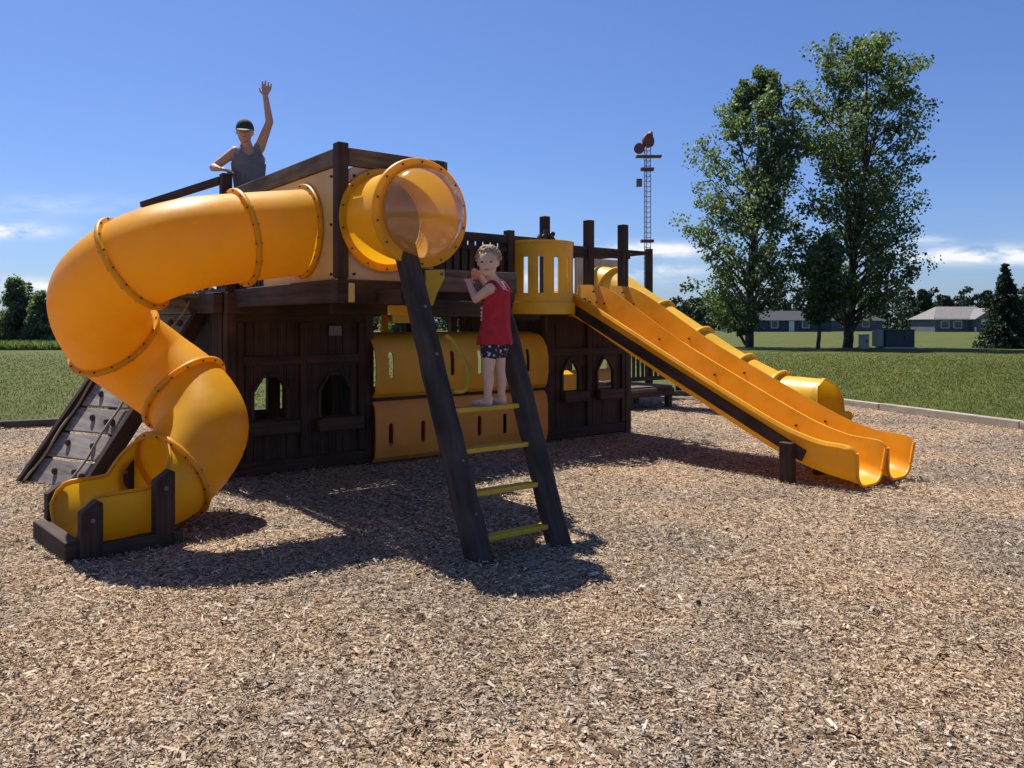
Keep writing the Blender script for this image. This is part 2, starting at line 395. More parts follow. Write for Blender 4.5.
def flange(c, t, r0, r1, w=.035, bolts=14, ref=AZ):
    """bolted collar ring round a tube"""
    mb = MB(); c = Vector(c); t = t.normalized(); rf = ref if abs(t.dot(ref)) < .9 else AV
    a = t.cross(rf).normalized(); b = a.cross(t); n = 48; prof = [(r0, -w/2), (r1-.006, -w/2), (r1, -w/2+.008), (r1, w/2-.008), (r1-.006, w/2), (r0, w/2)]
    rows = [[c + (a*math.cos(2*PI*k/n)+b*math.sin(2*PI*k/n))*r + t*x for r, x in prof] for k in range(n+1)]
    mb.grid(rows); mb.grid([[r[-1], r[0]] for r in rows])
    for k in range(bolts):
        an = 2*PI*(k+.5)/bolts; p = c + (a*math.cos(an)+b*math.sin(an))*((r0+r1)/2+.008)
        mb.tube([p-t*(w/2+.007), p+t*(w/2+.007)], .0075, 6, 1)
    return mb

# ---------------------------------------------------------------- ground
g = MB(); g.add([(-1500, -200, 0), (1500, -200, 0), (1500, 2600, 0), (-1500, 2600, 0)], [[0, 1, 2, 3]])
tag(g.build('ground', M['grass']), kind='structure')
BED = [(-11.5, 9.3), (-7.25, 11.3), (-4.3, 12.75), (2.6, 16.6), (5.6, 16.2), (7.25, 11.2), (9.6, 3.5), (8.5, -3), (-9, -3), (-12.5, 3)]
g = MB(); g.add([(x, y, .006) for x, y in BED], [list(range(len(BED)))])
tag(g.build('mulch_bed', M['mulch']), kind='structure')
def kerb(pts, name, mat, label, w=.14, h=.12):
    mb = MB()
    for a, b in zip(pts[:-1], pts[1:]):
        A, B = Vector((*a, h/2)), Vector((*b, h/2)); L = (B-A).length; k = max(1, round(L/2.4))
        for i in range(k):
            j = random.uniform(-.012, .012)
            mb.board(A.lerp(B, i/k)+Vector((j, j, j)), A.lerp(B, (i+1)/k-.004)+Vector((j, -j, j)), h, w)
    o = mb.build(name, mat, bevel=.01); tag(o, label, 'edging'); return o
kerb([(5.6, 16.2), (7.25, 11.2), (9.6, 3.5), (8.5, -3)], 'timber_edging', M['kerb'], 'pale timber edging between the wood chips and the lawn on the right')
kerb([(-12.5, 3), (-11.5, 9.3), (-7.25, 11.3), (-4.3, 12.75), (2.6, 16.6), (5.4, 16.2)], 'timber_edging', M['kerb_dark'], 'dark timber edging between the wood chips and the lawn at the back left')

def soup(name, V, tint, mat, parent=None, k=4, base=None):
    """many small separate faces in one mesh (leaves, chips, blades); V is (n,k,3)"""
    n = V.shape[0]; me = bpy.data.meshes.new(name)
    me.vertices.add(n*k); me.vertices.foreach_set('co', V.reshape(-1).astype(np.float32))
    me.loops.add(n*k); me.loops.foreach_set('vertex_index', np.arange(n*k, dtype=np.int32))
    me.polygons.add(n); me.polygons.foreach_set('loop_start', np.arange(0, n*k, k, dtype=np.int32)); me.polygons.foreach_set('loop_total', np.full(n, k, dtype=np.int32))
    at = me.attributes.new('tint', 'FLOAT', 'FACE'); at.data.foreach_set('value', tint.astype(np.float32))
    me.materials.append(mat); me.update(calc_edges=True)
    return place(name, me, parent, base=base)
def inside(x, y, poly):
    c = np.zeros(len(x), bool); j = len(poly)-1
    for i in range(len(poly)):
        xi, yi = poly[i]; xj, yj = poly[j]
        c ^= ((yi > y) != (yj > y)) & (x < (xj-xi)*(y-yi)/(yj-yi+1e-12)+xi); j = i
    return c
def chips(n):
    D = []
    # density falls with distance
    q = RNG.random(n*3); Dm = 1.9 + (15.5-1.9)*q; w = np.where(Dm < 4, Dm, Dm*(4/Dm)**1.7); keep = RNG.random(n*3) < w/w.max()
    Dm = Dm[keep][:n]; n = len(Dm); X = (RNG.random(n)*2-1)*(Dm*.74+.9)
    ok = inside(X, Dm, BED); X, Dm = X[ok], Dm[ok]; n = len(X)
    L = np.where(RNG.random(n) < .86, RNG.gamma(3.5, .0031, n), RNG.gamma(3.6, .0056, n))*(1+.03*np.maximum(0, Dm-4)) + .006; Wd = L*RNG.uniform(.14, .45, n)
    yaw = RNG.uniform(0, 2*PI, n); pit = RNG.normal(0, .26, n); rol = RNG.normal(0, .45, n)
    a = np.stack([np.cos(yaw)*np.cos(pit), np.sin(yaw)*np.cos(pit), np.sin(pit)], 1)
    b0 = np.stack([-np.sin(yaw), np.cos(yaw), np.zeros(n)], 1); c0 = np.cross(a, b0)
    b = b0*np.cos(rol)[:, None]+c0*np.sin(rol)[:, None]
    z = .012 + RNG.random(n)*.022 + .010*np.sin(X*2.1+Dm*.7)*np.sin(Dm*1.7)+.006*np.sin(X*5.3-Dm*3.1)
    c = np.stack([X, Dm, z], 1); la, wb = (a*L[:, None]/2), (b*Wd[:, None]/2)
    t1 = RNG.uniform(.2, 1, n)[:, None]; t2 = RNG.uniform(.2, 1, n)[:, None]
    V = np.stack([c-la-wb*t1, c+la-wb*t2, c+la+wb*t2*.9, c-la+wb], 1)
    o = soup('wood_chips', V, np.clip(RNG.beta(1.25, 1.35, n), 0, 1), M['chips']); tag(o, kind='stuff')
chips(760000)
def blades(n, x0, x1, y0, y1, hh, name, mat, power=1.0, hvar=.4, keepout=True):
    y = y0 + (y1-y0)*RNG.random(n)**(1.8*power); x = x0 + (x1-x0)*RNG.random(n)
    if keepout:
        ok = ~inside(x, y, BED); x, y = x[ok], y[ok]
    n = len(x); yaw = RNG.uniform(0, 2*PI, n); h = hh*RNG.uniform(1-hvar, 1+hvar, n); w = .006+.0012*np.maximum(0, y-8)
    dx, dy = np.cos(yaw)*w, np.sin(yaw)*w; lx, ly = RNG.normal(0, .5, n)*h, RNG.normal(0, .5, n)*h
    z0 = np.zeros(n)
    V = np.stack([np.stack([x-dx, y-dy, z0], 1), np.stack([x+dx, y+dy, z0], 1), np.stack([x+lx, y+ly, h], 1)], 1)
    return tag(soup(name, V, RNG.beta(2, 2, n), mat, k=3), kind='stuff')
def lawn(n, x0, x1, y0, y1):
    y = y0+(y1-y0)*RNG.random(n)**1.6; x = x0+(x1-x0)*RNG.random(n)
    ok = ~inside(x, y, BED) & (RNG.random(n) < np.clip((y1-y)/(y1-y0)*1.5, 0, 1)); x, y = x[ok], y[ok]; n = len(x)
    yaw = RNG.uniform(0, 2*PI, n); h = .038*RNG.uniform(.4, 1.5, n); w = .005+.0006*np.maximum(0, y-8); dx, dy = np.cos(yaw)*w, np.sin(yaw)*w
    lx, ly = RNG.normal(0, .5, n)*h, RNG.normal(0, .5, n)*h; z0 = np.zeros(n)
    V = np.stack([np.stack([x-dx, y-dy, z0], 1), np.stack([x+dx, y+dy, z0], 1), np.stack([x+lx, y+ly, h], 1)], 1)
    tag(soup('lawn_grass', V, RNG.beta(2, 2, n), M['blade'], k=3), kind='stuff')
lawn(170000, 4.5, 30, 8, 42); lawn(90000, -28, -3, 10, 42)
def fringe(pts, n, hh=.07):
    P = np.array(pts); d = np.linalg.norm(np.diff(P, axis=0), axis=1); k = RNG.choice(len(d), n, p=d/d.sum()); t = RNG.random(n)[:, None]
    q = P[k]*(1-t)+P[k+1]*t; e = (P[k+1]-P[k])/d[k][:, None]; nn = np.stack([-e[:, 1], e[:, 0]], 1); q = q+nn*(.07+RNG.gamma(1.2, .12, n))[:, None]
    yaw = RNG.uniform(0, 2*PI, n); h = hh*RNG.uniform(.4, 1.4, n); w = .008; z0 = np.zeros(n); x, y = q[:, 0], q[:, 1]; dx, dy = np.cos(yaw)*w, np.sin(yaw)*w
    lx, ly = RNG.normal(0, .4, n)*h, RNG.normal(0, .4, n)*h
    V = np.stack([np.stack([x-dx, y-dy, z0], 1), np.stack([x+dx, y+dy, z0], 1), np.stack([x+lx, y+ly, h], 1)], 1)
    tag(soup('grass_fringe', V, RNG.beta(2, 2, n), M['blade'], k=3), kind='stuff')
fringe([(9.6, 3.5), (7.25, 11.2), (5.6, 16.2), (2.6, 16.6), (-4.3, 12.75), (-7.25, 11.3), (-11.5, 9.3), (-12.5, 3)][::-1], 26000)
# ---------------------------------------------------------------- play structure
PS = empty('play_structure', S(5, 7.5, 0))
tag(PS, 'big dark wooden climbing structure with yellow tube slide, ladder and twin slides on wood chips', 'play structure')
def bd(name, p0, p1, w, t, mat='wood', parent=PS, up=AZ, bev=.008): return MB().board(p0, p1, w, t, up).build(name, M[mat], parent, bevel=bev)
Lb = 'wood'
# --- floor beams and decks
bd('floor_beam', S(2.58, 5.30, 1.745), S(2.58, 7.85, 1.745), .17, .09)
bd('floor_beam', S(2.53, 5.345, 1.745), S(3.98, 5.345, 1.745), .168, .085)
bd('floor_beam', S(2.45, 7.52, 1.70), S(8.0, 7.52, 1.70), .20, .09)
bd('floor_beam', S(2.45, 9.72, 1.70), S(8.0, 9.72, 1.70), .20, .09)
bd('floor_beam', S(2.40, 7.57, 1.70), S(2.40, 9.68, 1.70), .198, .09)
def deck(name, u0, u1, v0, v1, z, along='u', parent=PS, gap=.0012, w=.14):
    mb = MB()
    a0, a1 = (v0, v1) if along == 'u' else (u0, u1); k = max(1, round((a1-a0)/w)); w = (a1-a0)/k
    for i in range(k):
        c = a0+w*(i+.5)
        p0, p1 = (S(u0, c, z-.02), S(u1, c, z-.02)) if along == 'u' else (S(c, v0, z-.02), S(c, v1, z-.02))
        mb.board(p0, p1, .04, w-gap)
    return mb.build(name, M['wood_worn'], parent)
deck('deck_floor', 2.46, 7.98, 7.57, 9.68, 1.84)
deck('deck_floor', 2.63, 4.1, 5.395, 7.46, 1.835, 'v')
# --- posts (u, v, z0, z1)
for u, v, z0, z1, w in ((2.52, 7.60, 0, 2.02, .10), (3.98, 7.60, 0, 1.60, .10), (6.47, 7.60, 0, 1.60, .10), (7.93, 7.60, 0, 1.60, .10),
                     (2.58, 5.345, 1.84, 2.83, .088), (2.58, 7.90, 1.62, 2.985, .10), (3.42, 5.345, 1.84, 2.80, .088),
                     (2.5, 9.6, 0, 2.5, .10), (4.0, 9.6, 0, 2.5, .10), (6.4, 9.6, 0, 2.5, .10), (7.95, 9.6, 0, 1.8, .10),
                     (5.80, 7.48, 1.81, 2.62, .10), (6.48, 7.62, 1.81, 2.86, .10), (7.28, 7.66, 1.81, 2.88, .11), (7.93, 7.66, 1.81, 2.87, .11), (4.46, 7.5, 1.81, 2.60, .10)):
    bd('post', S(u, v, z0), S(u, v, z1), w, w, 'wood', up=AU)
# --- lookout box rails and panels
bd('top_rail', S(2.58, 5.395, 2.735), S(2.58, 7.84, 2.735), .13, .055, 'wood_worn')
bd('top_rail', S(2.63, 5.345, 2.735), S(3.50, 5.345, 2.735), .13, .055, 'wood_worn')
bd('top_rail', S(3.42, 5.395, 2.735), S(3.42, 7.4, 2.735), .128, .055, 'wood_worn')
def panel(corners, ext, mat, name='wall_panel', holes=()):
    mb = MB(); mb.prism(corners, ext); me = mb.mesh(name, [M[mat]])
    if holes: me = cut(me, holes)
    return place(name, me, PS, .006)
def rpoly(a0, a1, z0, z1, f, r=.05):
    out = []
    for cx, cz, st in ((a1-r, z0+r, -90), (a1-r, z1-r, 0), (a0+r, z1-r, 90), (a0+r, z0+r, 180)):
        for k in range(5):
            an = R(st+22.5*k); out.append(f(cx+r*math.cos(an), cz+r*math.sin(an)))
    return out
def cyl(c, t, r, h, n=40):
    m = MB(); c = Vector(c); t = t.normalized(); m.tube([c-t*h/2, c+t*h/2], r, n); return m.mesh('cutter')
TUBEC = S(2.58, 5.98, 2.235); BUBC = S(2.935, 5.345, 2.285)
pl_ = panel(rpoly(5.42, 6.86, 1.80, 2.665, lambda a, z: S(2.57, a, z)), AU*.025, 'tan', holes=[cyl(TUBEC, AU, .325, .3)])
pf_ = panel(rpoly(2.635, 3.385, 1.80, 2.665, lambda a, z: S(a, 5.335, z)), AV*.025, 'beige', holes=[cyl(BUBC, AV, .325, .3)])
for a, z in [(5.47, 2.6), (5.47, 2.24), (5.47, 1.87)]: MB().tube([S(2.573, a, z), S(2.556, a, z)], .010, 8).build('bolt', M['bolt'], pl_)
for a, z in [(2.68, 2.6), (2.68, 1.87), (3.34, 1.87)]: MB().tube([S(a, 5.337, z), S(a, 5.322, z)], .010, 8).build('bolt', M['bolt'], pf_)
mb = MB()
for i in range(10): v = 6.93+i*.092; mb.board(S(2.60, v, 1.84), S(2.60, v, 2.66), .06, .03, AV)
mb.build('picket_railing', M['wood'], PS)
mb = MB()
for i in range(18): v = 5.5+i*.108; mb.board(S(3.42, v, 1.84), S(3.42, v, 2.67), .075, .03, AV)
mb.build('picket_railing', M['wood'], PS)
bd('bracket', S(2.64, 5.292, 1.80), S(2.64, 5.292, 1.66), .02, .045, 'tan', up=AV, bev=.004)
# yellow trays under the deck edge
MB().board(S(2.95, 5.30, 1.605), S(3.95, 5.30, 1.605), .075, .03).build('yellow_skirt', M['yellow_bright'], PS, bevel=.006)
bd('floor_beam', S(4.04, 5.39, 1.72), S(4.04, 7.46, 1.72), .16, .09)
bd('floor_beam', S(3.0, 6.4, 1.66), S(4.35, 6.4, 1.66), .14, .09)
# rail over the climbing ramp
RAILA, RAILB = S(2.56, 7.95, 2.93), Vector((-4.02, 8.62, 2.80))
bd('hand_rail', RAILA, RAILB, .06, .09)
bd('post', Vector((-3.98, 8.60, 1.80)), Vector((-3.98, 8.60, 2.77)), .08, .08, up=AU)
deck('deck_floor', 1.75, 2.42, 8.0, 9.66, 1.80)
bd('post', S(1.85, 9.3, 0), S(1.85, 9.3, 1.76), .1, .1, up=AU)
# --- deck railings
def pickets(p0, p1, z0, z1, n, w=.05, t=.03, mat='wood'):
    mb = MB(); p0, p1 = Vector(p0), Vector(p1); d = (p1-p0).normalized()
    for i in range(n):
        p = p0.lerp(p1, (i+.5)/n); mb.board(p+AZ*z0, p+AZ*z1, w, t, d)
    return mb
bd('top_rail', S(3.60, 7.48, 2.51), S(6.47, 7.48, 2.51), .10, .06)
bd('top_rail', S(6.55, 7.66, 2.46), S(8.05, 7.66, 2.46), .12, .06)
MB().board(S(3.7, 7.535, 2.09), S(5.75, 7.535, 2.09), .56, .02).build('railing_panel', M['wood_wall'], PS)
pickets(S(3.7, 7.50, 0), S(5.75, 7.50, 0), 1.80, 2.47, 19, .072).build('picket_railing', M['wood'], PS)
bd('bottom_rail', S(3.70, 7.465, 2.385), S(5.75, 7.465, 2.385), .05, .03)
bd('top_rail', S(2.45, 9.6, 2.47), S(6.4, 9.6, 2.47), .09, .05)
pickets(S(2.55, 9.63, 0), S(6.4, 9.63, 0), 1.84, 2.42, 26, .06).build('picket_railing', M['wood'], PS)
# --- playhouse walls under the deck: vertical planks with house-shaped window holes
def playwall(u0, u1, v, top, wins, name='playhouse_wall', rails=True, t=.03, sill=True):
    br = sorted(set([u0, u1]+[x for w in wins for x in (w[0], w[1], (w[0]+w[1])/2)]+[x for w in wins for x in (w[0]+.09, w[1]-.09)])); br2 = []
    for a, b in zip(br[:-1], br[1:]):
        k = max(1, round((b-a)/.095)); br2 += [a+(b-a)*i/k for i in range(k)]
    br2.append(u1); mb = MB()
    def arch(u, w): return w[3] - max(0, w[0]+.10-u, u-(w[1]-.10))*1.5
    for a, b in zip(br2[:-1], br2[1:]):
        g_ = .0025; c = (a+b)/2; w = [w for w in wins if w[0] < c < w[1]]; dz = random.uniform(-.004, .004)
        def pr(poly): mb.prism([S(x, v+dz, z) for x, z in poly], AV*t)
        if w:
            w = w[0]; pr([(a+g_, .02), (b-g_, .02), (b-g_, w[2]), (a+g_, w[2])]); pr([(a+g_, arch(a, w)), (b-g_, arch(b, w)), (b-g_, top), (a+g_, top)])
        else: pr([(a+g_, .02), (b-g_, .02), (b-g_, top), (a+g_, top)])
    o = mb.build(name, M['wood_wall'], PS)
    if rails:
        for z, h in ((top-.05, .13), (1.14, .09), (.10, .12)): MB().board(S(u0-.02, v-.02, z), S(u1+.02, v-.02, z), h, .032).build('trim_board', M['wood_wall'], o, bevel=.005)
        for x in (u0+.03, (u0+u1)/2, u1-.03): MB().board(S(x, v-.022, .17), S(x, v-.022, top-.12), .07, .03, AU).build('trim_board', M['wood_wall'], o, bevel=.005)
        for w in wins:
            if sill:
                x0, x1 = w[0]-.06, w[1]+.10
                MB().board(S(x0, v-.075, w[2]-.075), S(x1, v-.075, w[2]-.075), .13, .10).build('window_ledge', M['wood'], o, bevel=.012)
            q = [(w[0], w[2], -1, 0), (w[0], w[3]-.15, -1, .3), (w[0]+.10, w[3], -.3, 1), (w[1]-.10, w[3], .3, 1), (w[1], w[3]-.15, 1, .3), (w[1], w[2], 1, 0)]
            rows = [[S(a, v-.026, b), S(a+.03*c, v-.026, b+.03*d), S(a+.03*c, v-.004, b+.03*d), S(a, v-.004, b)] for a, b, c, d in q]
            fr = MB(); fr.grid(rows, True); fr.add(rows[0], [[3, 2, 1, 0]]); fr.add(rows[-1], [[0, 1, 2, 3]]); fr.build('window_frame', M['wood'], o)
    return o
lw = playwall(2.58, 3.93, 7.60, 1.64, [(2.75, 3.08, .56, .98), (3.44, 3.78, .55, .97)])
rw = playwall(6.53, 7.88, 7.60, 1.62, [(6.76, 7.03, .64, 1.03), (7.38, 7.66, .64, 1.03)])
playwall(2.55, 3.95, 9.55, 1.64, [(2.72, 3.12, .42, 1.25), (3.42, 3.82, .45, 1.2)], rails=False)
playwall(6.5, 7.9, 9.55, 1.64, [(6.62, 7.16, .35, 1.3), (7.3, 7.82, .35, 1.3)], rails=False)
MB().board(S(3.30+.22, 7.565, 1.43), S(3.30+.36, 7.565, 1.43), .10, .006).build('name_plate', M['plate'], lw)
def sidewall(u, v0, v1, top):
    mb = MB(); k = round((v1-v0)/.1)
    for i in range(k):
        a = v0+(v1-v0)*i/k; mb.prism([S(u, a+.003, .02), S(u, a+(v1-v0)/k-.003, .02), S(u, a+(v1-v0)/k-.003, top), S(u, a+.003, top)], AU*.03)
    return mb.build('playhouse_wall', M['wood_wall'], PS)
sidewall(2.46, 7.66, 9.5, 1.60); sidewall(3.99, 7.68, 8.5, 1.55); sidewall(6.43, 7.68, 8.6, 1.55)
bd('post', S(3.67, 9.48, 0), S(3.67, 9.48, 1.6), .16, .08, up=AU)
MB().board(S(4.28, 9.0, .74), S(4.52, 9.0, .74), .17, .03).build('play_panel', M['orange'], PS, bevel=.01)
MB().board(S(4.25, 9.0, .40), S(4.56, 9.0, .40), .20, .03).build('play_panel', M['red_orange'], PS, bevel=.01)
bd('post', S(4.30, 9.03, 0), S(4.30, 9.03, .8), .06, .05, up=AU); bd('post', S(4.52, 9.03, 0), S(4.52, 9.03, .8), .06, .05, up=AU)
_a = [S(3.97, 8.8, .02), S(4.25, 8.8, .02)]+[S(4.11+.14*math.cos(PI*k/10), 8.8, .86+.16*math.sin(PI*k/10)) for k in range(11)]
MB().prism(_a, AV*.04).build('arch_panel', M['wood_wall'], PS)
# --- ochre crawl panels with slots
def slots(us, z0, z1, v):
    out = []
    for u in us:
        mb = MB(); r = .028; poly = []
        for k in range(9): an = PI*k/8; poly.append(S(u+r*math.cos(an), v, z1-r+r*math.sin(an)))
        for k in range(9): an = PI+PI*k/8; poly.append(S(u+r*math.cos(an), v, z0+r+r*math.sin(an)))
        mb.prism(poly, AV*.4); out.append(mb)
    m = MB()
    for x in out: m.add(x.v, x.f)
    return m.mesh('cutter')
def crawl(u0, u1, prof, us, z0, z1, th=.02, mat='crawl'):
    n = len(prof); inn = []
    for i, (v, z) in enumerate(prof):
        a = prof[max(i-1, 0)]; b = prof[min(i+1, n-1)]; d = Vector((b[0]-a[0], b[1]-a[1])).normalized(); inn.append((v+d.y*th, z-d.x*th))
    loop = list(prof)+inn[::-1]; seg = 2; mb = MB()
    rows = [[S(u, v, z) for v, z in loop] for u in [u0+(u1-u0)*i/seg for i in range(seg+1)]]
    mb.grid(rows, True); mb.add(rows[0], [list(range(len(loop)))[::-1]]); mb.add(rows[-1], [list(range(len(loop)))])
    me = cut(mb.mesh('crawl_panel', [M[mat]]), [slots(us, z0, z1, 7.25)])
    me.polygons.foreach_set('use_smooth', [True]*len(me.polygons))
    o = place('crawl_panel', me, PS, auto=35); return o
US = (4.17, 4.57, 4.95, 5.33, 5.70, 6.05)
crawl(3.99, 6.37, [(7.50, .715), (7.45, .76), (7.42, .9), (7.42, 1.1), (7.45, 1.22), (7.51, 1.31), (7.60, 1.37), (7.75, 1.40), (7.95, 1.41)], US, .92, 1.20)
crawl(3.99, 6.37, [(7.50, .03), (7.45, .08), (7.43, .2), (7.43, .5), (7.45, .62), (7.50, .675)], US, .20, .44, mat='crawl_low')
MB().board(S(4.03, 7.62, .70), S(6.44, 7.62, .70), .05, .2).build('floor_beam', M['wood'], PS)
MB().board(S(4.1, 8.5, .4), S(6.4, 8.5, .4), .7, .03).build('crawl_panel', M['red_orange'], PS)
for u, m_ in ((4.3, 'wood'), (4.6, 'wood'), (4.9, 'yellow'), (5.25, 'wood')): bd('post', S(u, 8.9, 1.38), S(u, 8.9, 1.62), .09, .05, m_, up=AU)
bd('yellow_skirt', S(4.2, 7.47, 1.56), S(4.62, 7.47, 1.56), .1, .03, 'yellow')
# --- yellow curved balcony
def balcony():
    n = 28; c = (6.27, 7.46); ru, rv = .41, .40
    def ring(z, f): return [S(c[0]+ru*f*math.cos(PI+PI*k/n), c[1]+rv*f*math.sin(PI+PI*k/n), z) for k in range(n+1)]
    def wall(z0, z1, f0, f1, nm, mt, cutters=()):
        mb = MB(); a, b, d, e = ring(z0, f0), ring(z1, f0), ring(z1, f1), ring(z0, f1)
        rows = [[a[k], b[k], d[k], e[k]] for k in range(n+1)]
        mb.grid(rows, True); mb.add(rows[0], [[0, 1, 2, 3]]); mb.add(rows[-1], [[3, 2, 1, 0]])
        me = mb.mesh(nm, [M[mt]])
        if cutters: me = cut(me, cutters)
        me.polygons.foreach_set('use_smooth', [True]*len(me.polygons)); return me
    cu = MB()
    for an in (205, 232, 259, 286, 313, 338):
        p = S(c[0]+ru*math.cos(R(an)), c[1]+rv*math.sin(R(an)), 0); d = (AU*math.cos(R(an))+AV*math.sin(R(an)))
        cu.board(p+AZ*1.87, p+AZ*2.30, .2, .062, d)
    o = place('balcony_panel', wall(1.76, 2.47, 1.0, .94, 'balcony_panel', 'yellow_bright', [cu.mesh('cutter')]), PS, auto=35)
    place('balcony_rim', wall(2.47, 2.50, 1.03, .92, 'balcony_rim', 'yellow_bright'), o, auto=35)
    place('balcony_base', wall(1.62, 1.76, 1.06, .3, 'balcony_base', 'yellow_bright'), o, auto=35)
balcony()
# captain's wheel above the balcony
def wheel(c, r, d):
    mb = MB(); a = d.cross(AZ).normalized(); b = AZ; c = Vector(c)
    ring = [c+(a*math.cos(2*PI*k/24)+b*math.sin(2*PI*k/24))*r for k in range(25)]
    mb.tube(ring, .022, 8, cap=False)
    for k in range(8):
        e = a*math.cos(2*PI*k/8+.2)+b*math.sin(2*PI*k/8+.2)
        mb.tube([c, c+e*r*1.1, c+e*r*1.25, c+e*r*1.5], [.018, .02, .034, .024], 8)
    mb.tube([c-d*.05, c+d*.05], .05, 12); return mb.build('steering_wheel', M['grip'], PS, smooth=True, auto=40)
wheel(S(6.44, 7.52, 2.50), .12, AV)
wheel(S(4.42, 7.42, 2.50), .13, AV)
# --- climbing ramp at the left
def ramp_():
    lb, rb = Vector((-4.60, 7.46, 0)), Vector((-3.80, 7.06, 0)); up = Vector((.80, .96, 1.83))
    upn = up.normalized(); nrm = (rb-lb).cross(up).normalized()
    root = None
    for b in (lb, rb):
        MB().board(b-upn*.02, b+up*1.0, .16, .055, nrm).build('ramp_rail', M['wood'], PS, bevel=.008)
    wv = (rb-lb); k = 8
    bo = MB()
    for i in range(k):
        a, c = i/k+.008, (i+1)/k-.004
        p = [lb+wv*.04+up*a, lb+wv*.96+up*a, lb+wv*.96+up*c, lb+wv*.04+up*c]
        bo.add([*p, *[q-nrm*.03 for q in p]], [[0, 1, 2, 3], [7, 6, 5, 4], [0, 4, 5, 1], [1, 5, 6, 2], [2, 6, 7, 3], [3, 7, 4, 0]], 0, [((q-lb).dot(wv.normalized())+i*3, (q-lb).dot(upn)) for q in p]*2)
    board = bo.build('ramp_boards', M['wood_grey'], PS, bevel=.005)
    for i in range(k):
        for s_ in ((.28, .70) if i % 2 else (.38, .62, .80)):
            c = lb+wv*(s_+random.uniform(-.05, .05))+up*((i+.5+random.uniform(-.1, .1))/k)+nrm*.02
            MB().ellipsoid(c, .026, .026, .036, 10, 6).build('climbing_grip', M['grip'], board, smooth=True)
    for f, sg in ((.06, 1), (.74, 1)):
        pts = [lb+wv*(f+.015*math.sin(q*9))+up*q+nrm*(.055-.02*math.sin(q*PI*4)**2) for q in [j/24 for j in range(25)]]
        MB().tube(pts, .012, 7).build('climbing_rope', M['rope'], board, smooth=True)
ramp_()
# --- spiral tube slide on the left
def pd(x, y, D): return Vector(((x-512)/790*D, D, 1.5+(324-y)/790*D))
path = spline([TUBEC, pd(240, 238, 5.98), pd(188, 245, 5.74), pd(134, 264, 5.66), pd(100, 296, 5.78), pd(111, 335, 6.08), pd(150, 366, 6.32), pd(188, 396, 6.30), pd(203, 432, 6.10), pd(171, 475, 5.84), (-2.695, 5.545, .355), (-2.985, 5.265, .345)], 10)
NP = len(path)-1; OPEN0 = 91/NP
def half_open(q):
    if q < OPEN0: return PI
    t = min(1, (q-OPEN0)/.085); return PI - (PI-R(97))*(t*t*(3-2*t)) - .42*max(0, (q-.97)/.03)**2.5
tube = pipe(path, .335, None, half_open, .014, 44, lambda q: max(0, q-.97)*.6)
TS = tube.build('tube_slide', M['yellow'], PS, smooth=True, auto=50)
TT = tangents(path)
flange(TUBEC-AU*.03, AU, .325, .376, .03, 14).build('flange', [M['yellow'], M['bolt']], TS, smooth=True, auto=40)
for i in (10, 30, 51, 69, 90):
    flange(path[i], TT[i], .325, .374, .034, 16).build('flange', [M['yellow'], M['bolt']], TS, smooth=True, auto=40)
# exit base and posts
e0, e1 = Vector((-2.985, 5.265, 0)), Vector((-2.555, 5.675, 0)); ed = (e1-e0).normalized(); es = ed.cross(AZ)
bd('chute_frame', e0-ed*.05-es*.40+AZ*.06, e0-ed*.05+es*.40+AZ*.06, .15, .09)
bd('chute_frame', e0+es*.40+AZ*.05, e0+ed*.62+es*.40+AZ*.05, .10, .08)
bd('chute_frame', e0-es*.36+AZ*.05, e0+ed*.62-es*.36+AZ*.05, .10, .08)
def cpost(p, h, nm='chute_post', w=.13, t=.09):
    mb = MB(); a = ed*w/2; b = es*t/2; p = Vector(p)
    mb.prism([p-a-b, p+a-b, p+a-b+AZ*h, p+a*.5-b+AZ*(h+.02), p-a-b+AZ*(h-.05)], es*t); o = mb.build(nm, M['wood'], PS, bevel=.008)
    MB().tube([p+es*(t/2)+AZ*(h-.1), p+es*(t/2+.012)+AZ*(h-.1)], .015, 8).build('bolt', M['plate'], o)
cpost(e0+ed*.05+es*.395, .36); cpost(e0+ed*.50+es*.395, .50)
cpost(e0+ed*.05-es*.41, .36); cpost(e0+ed*.50-es*.41, .5)
# --- bubble window on the lookout
bp = [BUBC+AV*.02, BUBC-AV*.18, BUBC-AV*.36, BUBC-AV*.54]
BW = pipe(bp, .335, AU, lambda q: PI, .014, 48).build('bubble_window', M['yellow'], PS, smooth=True, auto=50)
flange(BUBC-AV*.035, AV, .33, .392, .03, 14).build('flange', [M['yellow'], M['bolt']], BW, smooth=True, auto=40)
flange(BUBC-AV*.54, AV, .318, .388, .035, 14).build('flange', [M['yellow'], M['bolt']], BW, smooth=True, auto=40)
mb = MB(); rows = []
for j in range(15):
    th = (PI/2)*j/14; rr = .32*math.sin(PI/2-th*.999); dd = .24*math.sin(th)
    rows.append([BUBC-AV*(.555+dd)+(AU*math.cos(2*PI*k/48)+AZ*math.sin(2*PI*k/48))*rr for k in range(48)])
mb.grid(rows, True); mb.build('clear_dome', M['clear'], BW, smooth=True)
